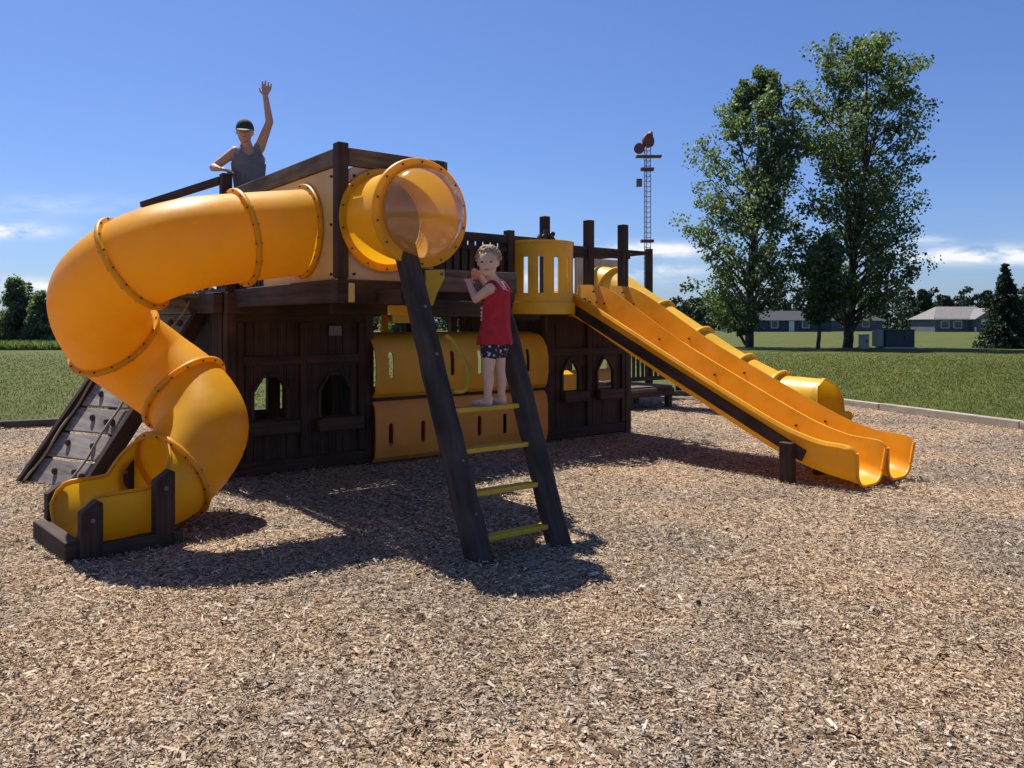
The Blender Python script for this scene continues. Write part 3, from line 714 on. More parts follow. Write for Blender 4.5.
# --- log ladder
def log(p0, p1, r0, r1, n=14, seg=16):
    p0, p1 = Vector(p0), Vector(p1); pts = [p0.lerp(p1, i/seg)+Vector((random.uniform(-1, 1), random.uniform(-1, 1), 0))*.003 for i in range(seg+1)]
    pts = pts+[p1+(p1-p0).normalized()*.012]; rr = [r0+(r1-r0)*i/seg for i in range(seg+1)]+[r1*.82]
    return MB().tube(pts, rr, n, wob=.03)
def ladv(z): return 4.04+.405*z
lpL = log(S(2.90, ladv(-.05), -.05), S(2.835, ladv(2.12), 2.12), .090, .082).build('ladder_pole', M['log'], PS, smooth=True, auto=50)
lpR = log(S(3.56, ladv(-.05), -.05), S(3.565, ladv(1.80), 1.80), .088, .080).build('ladder_pole', M['log'], PS, smooth=True, auto=50)
for z in (.125, .395, .66, .92):
    MB().board(S(2.93, ladv(z)+.01, z), S(3.53, ladv(z)+.01, z), .034, .085).build('rung', M['rung'], PS, bevel=.008)
for z in (.3, .62, 1.3, 1.62):
    p = S(2.90-.033*z, ladv(z), z); MB().tube([p-AV*.078, p-AV*.096], .011, 8).build('bolt', M['plate'], lpL)
bd('ladder_beam', S(2.86, 4.90, 1.82), S(3.84, 4.90, 1.82), .16, .10, 'wood_worn')
bd('ladder_beam', S(3.05, 4.955, 1.62), S(3.9, 5.3, 1.62), .12, .06)
bd('floor_beam', S(2.9, 4.95, 1.70), S(2.9, 5.30, 1.70), .10, .08)
bd('floor_beam', S(3.86, 4.95, 1.74), S(3.86, 5.30, 1.74), .14, .08)
mb = MB(); mb.prism([S(2.97, 4.80, 1.885), S(3.13, 4.80, 1.893), S(3.135, 4.80, 1.83), S(3.07, 4.80, 1.72), S(3.035, 4.80, 1.63), S(2.97, 4.80, 1.68)], AV*.025)
br = mb.build('bracket', M['rung'], PS, bevel=.004)
MB().tube([S(3.105, 4.80, 1.86), S(3.105, 4.79, 1.86)], .012, 8).build('bolt', M['plate'], br)
MB().board(S(3.39, 4.838, 1.865), S(3.53, 4.838, 1.865), .065, .016).build('grab_panel', M['red_orange'], PS, bevel=.006)
MB().tube(spline([S(3.02, 4.62, 1.42), S(3.10, 4.62, 1.36), S(3.16, 4.55, 1.18), S(3.10, 4.50, 1.05), S(3.0, 4.50, 1.04)], 6), .017, 10).build('grab_handle', M['rung'], PS, smooth=True)
# --- twin straight slides
def slide(uc, mat):
    prof = [(7.74, 1.60), (7.45, 1.585), (7.25, 1.52), (6.6, 1.215), (5.9, .885), (5.2, .565), (4.6, .30), (4.3, .19), (4.0, .115), (3.80, .085), (3.62, .07)]
    pts = spline([Vector((0, v, z)) for v, z in prof], 5); N = len(pts)
    T = tangents(pts); w, h, rr, lean = .225, .33, .15, .025; ro = []
    for i, p in enumerate(pts):
        t = T[i]; nn = Vector((0, t.z, -t.y)); nn = nn if nn.z > 0 else -nn
        q = i/(N-1); hl = h+.02*min(1, max(0, (q-.78)/.12)); k = min(1, max(0, (p.y-5.9)/1.5)); hr = hl+.09*k*k*(3-2*k)
        e_ = max(0, (q-.955)/.045); hl *= 1-.16*e_*e_; hr *= 1-.16*e_*e_; fl = .05*max(0, (q-.93)/.07)                                   # lip flares at the very end
        g_ = 1-e_; loop = [(-w-lean-.006-.029*g_, hl-.006-.029*g_), (-w-lean-.006-.016*g_, hl-.004), (-w-lean-.006, hl), (-w-lean*.5, hl*.7)]
        for k2 in range(9): an = PI+PI/2*k2/8; loop.append((-w+rr+rr*math.cos(an), rr+rr*math.sin(an)-fl*.4))
        for k2 in range(9): an = -PI/2+PI/2*k2/8; loop.append((w-rr+rr*math.cos(an), rr+rr*math.sin(an)-fl*.4))
        loop += [(w+lean*.5, hr*.7), (w+lean+.006, hr), (w+lean+.006+.016*g_, hr-.004), (w+lean+.006+.029*g_, hr-.006-.029*g_)]
        ro.append([S(uc+x, p.y+nn.y*y, p.z+nn.z*y) for x, y in loop])
    mb = MB(); mb.grid(ro); mb.tube(ro[-1], .015, 8); mb.tube(ro[0], .012, 8)
    o = mb.build('straight_slide', M[mat], PS, smooth=True, auto=50)
    for v, z in ((7.36, 1.66), (7.22, 1.64), (7.42, 1.80), (6.3, 1.2), (5.5, .82), (4.5, .36)):
        x = uc+w+lean*.6-.004; MB().tube([S(x, v, z+.12), S(x-.02, v, z+.12)], .011, 8).build('bolt', M['bolt'], o)
    return o
slA = slide(6.91, 'orange'); slB = slide(7.45, 'orange')
bd('slide_stringer', S(6.665, 7.5, 1.78), S(6.665, 4.12, .27), .115, .035)
bd('slide_stringer', S(7.765, 7.5, 1.78), S(7.765, 4.12, .27), .115, .035)
bd('slide_post', S(6.60, 4.25, -.02), S(6.60, 4.25, .39), .13, .085, up=AV)
bd('slide_post', S(7.82, 4.25, -.02), S(7.82, 4.25, .36), .13, .085, up=AV)
bd('slide_post', S(7.215, 4.3, -.02), S(7.215, 4.3, .2), .09, .06, up=AV)

# ---------------------------------------------------------------- far play tower with straight tube slide
FT = empty('play_tower', S(11, 11.8, 0))
tag(FT, 'far dark wooden play tower with long straight yellow tube slide behind the twin slides', 'play tower')
tp = spline([S(10.86, 11.2, 2.30), S(10.88, 10.8, 2.22), S(10.92, 10.1, 1.82), S(10.97, 9.2, 1.32), S(11.02, 8.2, .77), S(11.06, 7.3, .39), S(11.07, 6.9, .345), S(11.07, 6.6, .335), S(11.05, 6.2, .31)], 8)
def ho2(q):
    if q < .905: return PI
    t = min(1, (q-.905)/.045); return PI-(PI-R(64))*t
t2 = pipe(tp, .335, -AU, ho2, .014, 40).build('tube_slide', M['yellow_bright'], FT, smooth=True, auto=50)
T2 = tangents(tp)
for q in (8, 20, 27, 34, 40):
    flange(tp[q], T2[q], .325, .40, .05, 14).build('flange', [M['yellow_bright'], M['bolt']], t2, smooth=True, auto=40)
FP = ((10.15, 11.25, 3.02), (12.42, 11.25, 3.07), (10.95, 12.9, 3.05), (12.42, 12.9, 3.0), (10.15, 12.9, 1.9))
for u, v, z in FP: bd('post', S(u, v, 0), S(u, v, z), .12, .12, parent=FT, up=AU)
deck('deck_floor', 10.15, 12.42, 11.3, 12.85, 1.92, parent=FT)
for a, b in (((10.15, 11.25), (12.42, 11.25)), ((10.95, 12.9), (12.42, 12.9)), ((10.95, 11.25), (10.95, 12.9)), ((12.42, 11.25), (12.42, 12.9))):
    bd('top_rail', S(*a, 2.98), S(*b, 2.98), .06, .07, parent=FT); bd('floor_beam', S(*a, 1.8), S(*b, 1.8), .18, .06, parent=FT)
me = MB().prism([S(10.3, 11.2, 1.9), S(11.5, 11.2, 1.9), S(11.5, 11.2, 2.78), S(10.3, 11.2, 2.78)], AV*.03).mesh('wall_panel', [M['beige']])
place('wall_panel', cut(me, [cyl(S(10.86, 11.2, 2.30), AV, .33, .4)]), FT)
# steps and slatted rail below it
for k in range(2):
    z = .34+.10*k; v = 9.55+.62*k
    bd('step', S(9.95, v, z), S(10.6, v, z), .06, .30, 'wood_worn', parent=FT)
deck('step_platform', 9.95, 11.05, 9.45, 10.35, .40, parent=FT)
bd('floor_beam', S(9.93, 9.44, .29), S(11.07, 9.44, .29), .14, .05, parent=FT)
for u in (10.0, 11.0):
    for v in (9.5, 10.3): bd('post', S(u, v, 0), S(u, v, .36), .10, .10, parent=FT, up=AU)
mb = pickets(S(11.2, 11.1, 0), S(13.2, 11.1, 0), .35, 1.6, 15, .06); mb.board(S(11.1, 11.07, 1.6), S(13.3, 11.07, 1.6), .08, .05); mb.board(S(11.1, 11.07, .38), S(13.3, 11.07, .38), .08, .05)
mb.build('picket_railing', M['wood'], FT)
for u in (13.25,): bd('post', S(u, 11.15, 0), S(u, 11.15, 1.75), .10, .10, parent=FT, up=AU)
mb = MB(); prof = [(11.02, .05), (10.98, .15), (10.98, .40), (11.04, .54), (11.2, .60)]
mb.grid([[S(u, v, z) for v, z in prof] for u in (8.6, 10.0, 11.5)]); me = mb.mesh('crawl_panel', [M['crawl']]); me = evaluated(me, [('SOLIDIFY', dict(thickness=.02))]); place('crawl_panel', me, FT)
bd('post', S(8.55, 11.5, 0), S(8.55, 11.5, 1.0), .1, .1, parent=FT, up=AU)
MB().board(S(11.0, 11.05, .75), S(11.3, 11.05, .75), .24, .03).build('wall_panel', M['yellow'], FT)

# ---------------------------------------------------------------- people
def hand(mb, wrist, d, nrm, side, L, curl=.25, thumb=1):
    """palm and five fingers; d along the hand, nrm out of the palm, side towards the thumb"""
    d, nrm, side = d.normalized(), nrm.normalized(), side.normalized(); pl = L*.5
    for x in (-.30, -.1, .1, .30): mb.cone(wrist, L*.13, wrist+d*pl+side*(x*L*.85), L*.075, 8)
    for x, f in ((.31, .44), (.11, .50), (-.10, .46), (-.30, .36)):
        b = wrist+d*pl*.95+side*(x*L*.85); dd = d+side*x*.25; m1 = b+(dd-nrm*(-curl*.5))*L*f*.5
        m2 = m1+(dd+nrm*curl)*L*f*.5; mb.cone(b, L*.070, m1, L*.064, 8); mb.cone(m1, L*.064, m2, L*.056, 8)
    t0 = wrist+d*pl*.25+side*L*.22; t1 = t0+(d*.7+side*.8).normalized()*L*.22; t2 = t1+(d*.95+side*.3+nrm*curl).normalized()*L*.19
    mb.cone(t0, L*.075, t1, L*.062, 8); mb.cone(t1, L*.062, t2, L*.05, 8)
def loftb(mb, rings, f, s, n=20):
    """rings: (centre, half width along s, half depth along f)"""
    rows = [[Vector(c)+s*(rx*math.cos(2*PI*k/n))+f*(ry*math.sin(2*PI*k/n)) for k in range(n)] for c, rx, ry in rings]
    mb.grid(rows, True); mb.add(rows[0], [list(range(n))[::-1]]); mb.add(rows[-1], [list(range(n))])
def headrot(fwd):
    f = fwd.normalized(); s = f.cross(AZ).normalized(); u = s.cross(f); return Matrix((s, f, u)).transposed(), s, f, u
def head(mb, c, H, fwd):
    rot, s, f, u = headrot(fwd); w = H*.36
    mb.ellipsoid(c+u*H*.09-f*H*.02, w*1.03, H*.43, H*.41, 20, 14, rot); mb.ellipsoid(c-u*H*.20+f*H*.08, w*.80, H*.30, H*.30, 18, 12, rot)
    mb.ellipsoid(c-u*H*.05+f*H*.22, w*.72, H*.17, H*.24, 14, 10, rot)
    mb.cone(c+u*H*.03+f*H*.375, H*.028, c-u*H*.09+f*H*.445, H*.047, 8)
    mb.ellipsoid(c-u*H*.235+f*H*.355, H*.10, H*.045, H*.028, 10, 8, rot); mb.ellipsoid(c-u*H*.40+f*H*.27, H*.10, H*.10, H*.07, 10, 8, rot)
    for sg in (-1, 1):
        mb.ellipsoid(c+s*sg*w*1.0-u*H*.03-f*H*.02, H*.03, H*.065, H*.10, 10, 8, rot); mb.ellipsoid(c+s*sg*w*.5+u*H*.075+f*H*.335, H*.11, H*.05, H*.028, 8, 6, rot)
def face_bits(par, c, H, fwd):
    rot, s, f, u = headrot(fwd)
    for sg in (-1, 1):
        MB().ellipsoid(c+s*sg*H*.155+u*H*.015+f*H*.372, H*.052, H*.03, H*.026, 10, 8, rot).build('eye', M['eye'], par, smooth=True)
    MB().ellipsoid(c-u*H*.237+f*H*.378, H*.095, H*.03, H*.022, 10, 8, rot).build('mouth', M['lip'], par, smooth=True)
def flesh(mb, name, mat, parent, vox=.006, it=5):
    me = evaluated(mb.mesh(name, [mat]), [('REMESH', dict(mode='VOXEL', voxel_size=vox, use_smooth_shade=True)), ('SMOOTH', dict(factor=.5, iterations=it))])
    me.materials.clear(); me.materials.append(mat); return place(name, me, parent)

def garment(name, body, keep, off, mat):
    bm = bmesh.new(); bm.from_mesh(body.data); bm.normal_update()
    bmesh.ops.delete(bm, geom=[f for f in bm.faces if not keep(f.calc_center_median())], context='FACES')
    for it in range(2): bmesh.ops.smooth_vert(bm, verts=[v for v in bm.verts if v.is_boundary], factor=.5, use_axis_x=True, use_axis_y=True, use_axis_z=True)
    bm.normal_update()
    for v in bm.verts: v.co += v.normal*off
    me = bpy.data.meshes.new(name); bm.to_mesh(me); bm.free(); me = evaluated(me, [('SOLIDIFY', dict(thickness=.006, offset=0))])
    me.materials.clear(); me.materials.append(mat); me.polygons.foreach_set('use_smooth', [True]*len(me.polygons))
    co = np.empty(len(me.vertices)*3); me.vertices.foreach_get('co', co); co = co.reshape(-1, 3)+np.array(WORLD[body.name]); me.vertices.foreach_set('co', co.ravel())
    return place(name, me, body)
def girl():
    z0 = .943; root = empty('person', S(3.25, ladv(.92)+.01, z0))
    tag(root, 'small child in red tank top and floral shorts standing on the log ladder', 'person')
    F = Vector((-.92, .38, 0)).normalized(); Sd = F.cross(AZ)                 # Sd: her right
    P = lambda x, y, z: Vector((x, y, z))
    mb = MB()
    hip = P(-.120, 5.50, 1.385); hl, hr = hip-Sd*.055, hip+Sd*.055
    kl, kr = P(-.165, 5.43, 1.175), P(-.085, 5.535, 1.17); al, ar = P(-.170, 5.43, .985), P(-.075, 5.54, .985)
    for h_, k_, a_ in ((hl, kl, al), (hr, kr, ar)):
        mb.cone(h_, .060, k_, .038); mb.cone(k_, .037, k_.lerp(a_, .35)-F*.008, .037); mb.cone(k_.lerp(a_, .35)-F*.008, .037, a_, .025)
        mb.cone(a_-F*.015, .026, a_+F*.02-AZ*.022, .022); mb.cone(a_-AZ*.022-F*.018, .022, a_+F*.095-AZ*.028, .018); mb.cone(a_+F*.02-AZ*.018, .024, a_+F*.075-AZ*.026, .026)
    ch = P(-.105, 5.52, 1.70); tor = [(hip-AZ*.04, .095, .075), (hip+AZ*.03, .105, .085), (hip.lerp(ch, .4), .095, .08), (hip.lerp(ch, .75), .105, .082), (ch+AZ*.01, .112, .078), (ch+AZ*.06, .085, .06), (ch+AZ*.085, .045, .045)]
    loftb(mb, tor, F, Sd)
    nk = ch+AZ*.08; hc = P(-.165, 5.47, 1.925); mb.cone(nk-AZ*.02, .042, hc-AZ*.08+P(.012, .01, 0), .038)
    HF = Vector((-.12, -1, -.06)); head(mb, hc, .203, HF)
    sl_, sr = ch-Sd*.118+AZ*.045, ch+Sd*.118+AZ*.045
    el, wl_ = P(-.250, 5.475, 1.672), P(-.305, 5.60, 1.785); mb.cone(sl_, .037, el, .029); mb.cone(el, .029, wl_, .021)
    er, wr = P(-.17, 5.76, 1.76), P(-.225, 5.70, 1.835); mb.cone(sr, .037, er, .029); mb.cone(er, .029, wr, .021)
    hand(mb, wl_, Vector((-.1, .8, .55)), Vector((0, .4, -1)), Vector((1, .1, 0)), .105, .5)
    hand(mb, wr, Vector((-.55, -.35, .55)), Vector((-.4, .2, -1)), Vector((.3, -.5, .5)), .10, .5)
    body = flesh(mb, 'body', M['skin_fair'], root, .0055, 4)
    face_bits(body, hc, .203, HF)
    # tank top, flared at the hem
    n = 28; rows = []
    rg = [(hip-AZ*.025, .142, .125), (hip+AZ*.04, .128, .112), (hip.lerp(ch, .35), .113, .098), (hip.lerp(ch, .7), .115, .094), (ch+AZ*.0, .118, .09), (ch+AZ*.035, .110, .080)]
    for j, (c, rx, ry) in enumerate(rg):
        rows.append([c+Sd*(rx*math.cos(2*PI*k/n))+F*(ry*math.sin(2*PI*k/n))+AZ*(.008*math.sin(k*1.7) if j == 0 else 0)+(Sd*math.cos(2*PI*k/n)+F*math.sin(2*PI*k/n))*(.009*math.sin(k*2.2+j) if j < 3 else 0) for k in range(n)])
    m = MB(); m.grid(rows, True); me = evaluated(m.mesh('tank_top', [M['red_cloth']]), [('SUBSURF', dict(levels=2)), ('SOLIDIFY', dict(thickness=.006))])
    me.polygons.foreach_set('use_smooth', [True]*len(me.polygons)); tt = place('tank_top', me, body)
    for sg in (-1, 1):
        pts = spline([ch+Sd*sg*.075+F*.072+AZ*.028, ch+Sd*sg*.078+F*.03+AZ*.082, ch+Sd*sg*.078-F*.02+AZ*.082, ch+Sd*sg*.07-F*.07+AZ*.02], 6)
        MB().tube(pts, .014, 8).build('strap', M['red_cloth'], body, smooth=True)
    c = hip.lerp(ch, .62)
    for q, (a, b) in enumerate(((0, 0), (.03, .012), (-.025, .02), (-.05, -.005))):
        MB().ellipsoid(c+(F*math.cos(.75)-Sd*math.sin(.75))*.103+AZ*(a), .012, .012, .012, 8, 6).build('flower_print', M['pink'], body, smooth=True)
    m = MB(); loftb(m, [(hip-AZ*.09, .10, .085), (hip-AZ*.05, .115, .10), (hip+AZ*.03, .113, .098)], F, Sd)
    for h_, k_ in ((hl, kl), (hr, kr)): m.cone(h_, .078, h_.lerp(k_, .38), .066)
    flesh(m, 'shorts', M['floral'], body, .009, 4)
    for a_ in (al, ar):
        s_ = MB(); c = a_+F*.04-AZ*.044; rr = headrot(F)[0]; s_.ellipsoid(c, .034, .088, .012, 16, 8, rr)
        s_.tube(spline([c+Sd*.034+AZ*.002, c+F*.02+AZ*.034, c-Sd*.034+AZ*.002], 6), .008, 6); s_.build('sandal', M['sandal'], body, smooth=True)
    # curly pulled-back hair
    rot, s, f, u = headrot(HF); m = MB(); H = .203
    m.ellipsoid(hc+u*H*.155-f*H*.075, H*.41, H*.445, H*.395, 18, 12, rot); m.ellipsoid(hc-f*H*.42-u*H*.02, H*.17, H*.16, H*.2, 12, 8, rot)
    for k in range(520):
        th = random.uniform(0, 2*PI); e = random.uniform(-.15, 1.35)
        d = s*math.cos(th)*math.cos(e)*.39+f*math.sin(th)*math.cos(e)*.42+u*math.sin(e)*.42
        if d.dot(f) > .16 and d.dot(u) < .25: continue
        p = hc+u*H*.135-f*H*.085+d*H*1.0; tg = d.cross(Vector((random.uniform(-1, 1), random.uniform(-1, 1), random.uniform(-1, 1)))).normalized()
        ln = random.uniform(.012, .026); m.tube([p-tg*ln-d*.02, p+d.normalized()*random.uniform(.004, .014), p+tg*ln+d.normalized()*random.uniform(-.004, .010)], [.003, .005, .0012], 5)
    m.build('hair', M['hair'], body, smooth=True)
girl()

def waver():
    root = empty('person', Vector((-2.69, 8.02, 1.84)))
    tag(root, 'person in dark cap and grey tank top waving one raised arm above the lookout rail', 'person')
    P = lambda x, y, z: Vector((x, y, z)); F = Vector((.30, -.95, 0)).normalized(); Sd = F.cross(AZ)   # her/his right = image left
    mb = MB(); hip = P(-2.67, 8.03, 2.70); ch = P(-2.675, 8.02, 3.16)
    for sg in (-1, 1):
        h_ = hip+Sd*sg*.09; k_ = h_+AZ*(-.42)+F*.02; a_ = k_-AZ*.36-F*.02
        mb.cone(h_, .085, k_, .058); mb.cone(k_, .055, k_.lerp(a_, .3)-F*.015, .055); mb.cone(k_.lerp(a_, .3)-F*.015, .055, a_, .036); mb.cone(a_-AZ*.045-F*.03, .033, a_+F*.15-AZ*.055, .026)
    loftb(mb, [(hip-AZ*.06, .15, .10), (hip+AZ*.04, .155, .105), (hip.lerp(ch, .4), .135, .095), (hip.lerp(ch, .8), .155, .10), (ch+AZ*.03, .165, .095), (ch+AZ*.10, .12, .07), (ch+AZ*.135, .06, .055)], F, Sd)
    hc = P(-2.695, 7.97, 3.435); HF = Vector((.25, -1, -.12)); H = .225
    mb.cone(ch+AZ*.10, .058, hc-AZ*.07, .05); head(mb, hc, H, HF)
    sR, eR, wR = P(-2.80, 7.99, 3.245), P(-2.985, 7.90, 3.065), P(-2.90, 7.80, 3.035)
    mb.cone(sR, .052, eR, .040); mb.cone(eR, .040, wR, .028); hand(mb, wR, Vector((.75, .05, -.12)), Vector((0, 0, -1)), Vector((.1, -1, 0)), .155, .35)
    sL, eL, wL = P(-2.565, 8.02, 3.285), P(-2.45, 7.98, 3.545), P(-2.475, 7.93, 3.79)
    mb.cone(sL, .055, eL, .039); mb.cone(eL, .039, wL, .027); hand(mb, wL, Vector((.12, .02, 1)), Vector((.3, -1, .1)), Vector((-1, -.3, .1)), .15, .22)
    body = flesh(mb, 'body', M['skin_tan'], root, .006, 3); face_bits(body, hc, H, HF)
    o0 = WORLD[body.name]
    def worn(p):
        p = p+o0; a = abs((p-ch).dot(Sd)); b = (p-ch).dot(F); z = p.z-ch.z
        if p.z < hip.z-.03 or z > .15 or abs(b) > .135: return False
        if z < -.03: return a < .20 and not (z > -.12 and a > .175)
        if a > .150-.30*max(0, z+.03): return False
        return not (a < .062 and z > (.030 if b > 0 else .07)+(a/.062)**2*.05)
    garment('tank_top', body, worn, .009, M['grey_cloth'])
    m = MB(); loftb(m, [(hip-AZ*.10, .165, .12), (hip+AZ*.02, .172, .125)], F, Sd)
    for sg in (-1, 1): h_ = hip+Sd*sg*.09; m.cone(h_, .10, h_-AZ*.36, .088)
    flesh(m, 'shorts', M['denim'], body, .012, 4)
    rot, s, f, u = headrot(HF); m = MB(); rows = []
    for j in range(9):
        th = (PI/2)*j/8; rr = math.cos(th)**.75 if j < 8 else 0.001
        rows.append([hc+u*H*(.10+.47*math.sin(th))-f*H*.03+(s*math.cos(2*PI*k/24)*.40+f*math.sin(2*PI*k/24)*.475)*H*rr for k in range(24)])
    m.grid(rows, True); cp = m.build('cap', M['cap'], body, smooth=True)
    m = MB(); top, bot = [], []
    for k in range(13):
        an = PI*.12+PI*.76*k/12; e = s*math.cos(an)*.40+f*math.sin(an)*.475; o = s*math.cos(an)*.36+f*(math.sin(an)*.475+.36*math.sin(PI*k/12))
        top.append([hc+u*H*.115+e*H-f*H*.03, hc+u*H*(.115-.10*math.sin(PI*k/12))+o*H-f*H*.03]); bot.append([p-u*.008 for p in top[-1]])
    m.grid(top); m.grid([b[::-1] for b in bot]); m.grid([[t[1], b[1]] for t, b in zip(top, bot)]); m.build('brim', M['cap_brim'], cp, smooth=True, auto=40)
    m = MB(); m.ellipsoid(hc-f*H*.12+u*H*.02, H*.385, H*.38, H*.28, 16, 10, rot); m.build('hair', M['hair_dark'], body, smooth=True)
    root.name = 'person'
waver()

# ---------------------------------------------------------------- trees
def limb(mb, p0, p1, r0, r1, bend=.1, seg=7, n=8):
    p0, p1 = Vector(p0), Vector(p1); L = (p1-p0).length; pts = []
    o = Vector((random.uniform(-1, 1), random.uniform(-1, 1), .3*random.uniform(-1, 1)))*L*bend
    for i in range(seg+1):
        t = i/seg; pts.append(p0.lerp(p1, t)+o*math.sin(PI*t)+Vector((random.uniform(-1, 1), random.uniform(-1, 1), 0))*r0*.25)
    mb.tube(pts, [r0+(r1-r0)*i/seg for i in range(seg+1)], n, cap=False); return pts
def leaves(centres, radii, per, size, squash=.8, tone=None):
    n = len(centres)*per; C = np.repeat(np.array(centres), per, 0); Rr = np.repeat(np.array(radii), per)
    d = RNG.normal(0, 1, (n, 3)); d /= np.linalg.norm(d, axis=1)[:, None]; r = RNG.random(n)**.5
    p = C + d*(Rr*r)[:, None]*np.array([1, 1, squash])
    a = RNG.normal(0, 1, (n, 3)); a /= np.linalg.norm(a, axis=1)[:, None]; b = np.cross(a, RNG.normal(0, 1, (n, 3))); b /= np.linalg.norm(b, axis=1)[:, None]
    s = size*RNG.uniform(.6, 1.3, n)[:, None]
    V = np.stack([p-a*s*.5, p+b*s*.42, p+a*s*.5, p-b*s*.42], 1)
    tc = RNG.normal(.42, .13, len(centres)); t = np.clip(np.repeat(tc, per)+RNG.normal(0, .16, n), 0, .93); t = np.where(RNG.random(n) < .05, 1.0, t)
    return V, t
def cottonwood(base, H, prof, label, r=.28, nl=46, per=230, size=.20, name='cottonwood_tree', group=None, fork=.33, lean=(0, 0), clear=.10):
    """prof: list of (height fraction, crown half width in m, crown centre offset)"""
    root = empty(name, base); tag(root, label, 'tree', group); base = Vector(base); mb = MB()
    hs = [p[0] for p in prof]; ws = [p[1] for p in prof]; of = [p[2] for p in prof]
    top = base+Vector((lean[0], lean[1], H*.95)); trunk = limb(mb, base-AZ*.2, base.lerp(top, fork), r, r*.72, .015, 8, 10)
    fk = trunk[-1]; leaders = [limb(mb, fk, top, r*.62, .03, .03, 12), limb(mb, fk-AZ*H*.02, base+Vector((lean[0]+H*.10, .6, H*.86)), r*.5, .03, -.04, 12), limb(mb, fk-AZ*H*.05, base+Vector((lean[0]-H*.10, -.4, H*.80)), r*.42, .03, .04, 12)]
    cs, rs = [], []
    for i in range(nl):
        h = clear+(1-clear)*((i+random.random())/nl)**.9; w = float(np.interp(h, hs, ws)); o = float(np.interp(h, hs, of)); an = random.uniform(0, 2*PI)
        q = math.sqrt(random.uniform(.25, 1))*(.9 if random.random() < .8 else 1.08); tip = base+Vector((o+math.cos(an)*w*q, math.sin(an)*w*q*.85, h*H))
        ld = random.choice(leaders) if h > fork+.06 else trunk
        src = min(ld, key=lambda p: abs(p.z-(base.z+h*H-1.1*w*q*.8)))
        pts = limb(mb, src, tip, .075*(1.2-h)*r/.28+.015, .012, .10, 6, 6)
        for j, t in enumerate((.5, .72, .92, 1.04)):
            c = src.lerp(tip, t)+Vector((random.gauss(0, .35), random.gauss(0, .35), random.gauss(0, .3)))*w*.22
            cs.append(tuple(c)); rs.append((.45+.5*random.random())*(.55+w*.10)*(1.1 if t > .6 else .85))
    V, t = leaves(cs, rs, per, size)
    mb.build('trunk', M['bark'], root, smooth=True); soup('crown', V, t, M['leaf'], root)
    return root
k = 47/790
cottonwood((15.0, 50, 0), 17.6, [(.10, 2.2, -1.2), (.2, 3.9, -.6), (.35, 4.6, -.3), (.5, 4.2, -.1), (.65, 4.1, .0), (.8, 3.4, .4), (.92, 2.1, .8), (1, .5, 1.0)],
           'tall cottonwood with broad grey-green crown, left one of the tall pair', nl=125, per=58, size=.20, fork=.42, lean=(.7, 0))
cottonwood((21.0, 49.5, 0), 19.6, [(.13, 2.4, 0), (.25, 4.4, .5), (.4, 5.0, .9), (.55, 4.8, .8), (.7, 4.7, .8), (.85, 4.2, .8), (.95, 3.0, .9), (1, 1.2, 1.0)],
           'tallest cottonwood with a forked dark trunk, right one of the tall pair', r=.32, nl=138, per=58, size=.20, fork=.30, lean=(1.2, 0), clear=.14)
cottonwood((18.4, 47.5, 0), 6.6, [(.3, .8, 0), (.45, 1.5, .2), (.65, 1.7, .3), (.85, 1.2, .4), (1, .4, .5)], 'small young cottonwood with a thin leaning trunk between the tall pair', r=.13, nl=40, per=100, size=.18, name='young_tree', lean=(.6, 0), clear=.28)
def spruce(base, H, W, label, group=None, mat='leaf_dark', per=34, rings=30, name='spruce_tree', low=.06, dens=1.0):
    root = empty(name, base); tag(root, label, 'tree', group); base = Vector(base); mb = MB()
    limb(mb, base-AZ*.1, base+AZ*H, H*.022, .015, .004, 8, 8); cs, rs = [], []
    for i in range(rings):
        h = low+(1-low)*i/rings; w = W*((1-h)**.85)*(.85+.3*random.random())
        for j in range(max(4, int(11*(1-h)+3))):
            an = random.uniform(0, 2*PI); q = random.uniform(.75, 1.1); tip = base+Vector((math.cos(an)*w*q, math.sin(an)*w*q, h*H-w*.18))
            mb.tube([base+AZ*h*H, tip], [.02, .006], 4, cap=False)
            for t in (.35, .6, .8, .97):
                cs.append(tuple((base+AZ*h*H).lerp(tip, t))); rs.append(.10*W*(1.15-h*.5)+.05)
    V, t = leaves(cs, rs, max(4, int(per*dens)), .10*H/5.3+.03, .55)
    mb.build('trunk', M['bark'], root, smooth=True); soup('crown', V, t, M[mat], root); return root
spruce((30.6, 49, 0), 5.3, 1.75, 'dark green spruce standing alone on the lawn, nearest tree at the right', per=16, rings=34)
spruce((34.6, 53, 0), 4.4, 1.5, 'smaller spruce half hidden just right of the lone spruce', per=12, rings=20)
def bushy(base, H, W, label, group=None, mat='leaf_mid', nl=30, per=70, size=.26, name='bushy_tree', shape='cone'):
    root = empty(name, base); tag(root, label, 'tree', group); base = Vector(base); mb = MB(); limb(mb, base-AZ*.1, base+AZ*H*.93, H*.02+.03, .03, .02, 8, 7); cs, rs = [], []
    for i in range(nl):
        h = .08+.92*(i+random.random())/nl; w = W*((1-h)**.7 if shape == 'cone' else math.sin(PI*min(.97, max(.12, h*.9)))**.6); an = random.uniform(0, 2*PI)
        tip = base+Vector((math.cos(an)*w, math.sin(an)*w, h*H)); limb(mb, base+AZ*max(.05, h-.12)*H, tip, .05, .012, .08, 4, 5)
        for t in (.4, .75, 1.0): cs.append(tuple((base+AZ*(h-.05)*H).lerp(tip, t))); rs.append((.22+.12*random.random())*W+.12)
    V, t = leaves(cs, rs, per, size); mb.build('trunk', M['bark'], root, smooth=True); soup('crown', V, t, M[mat], root); return root
G = 'trees at the far edge of the left lawn'
bushy((-30.8, 49, 0), 4.2, 1.25, 'pale slim poplar, leftmost tree at the far left edge of the lawn', G, nl=44, per=90, size=.16)
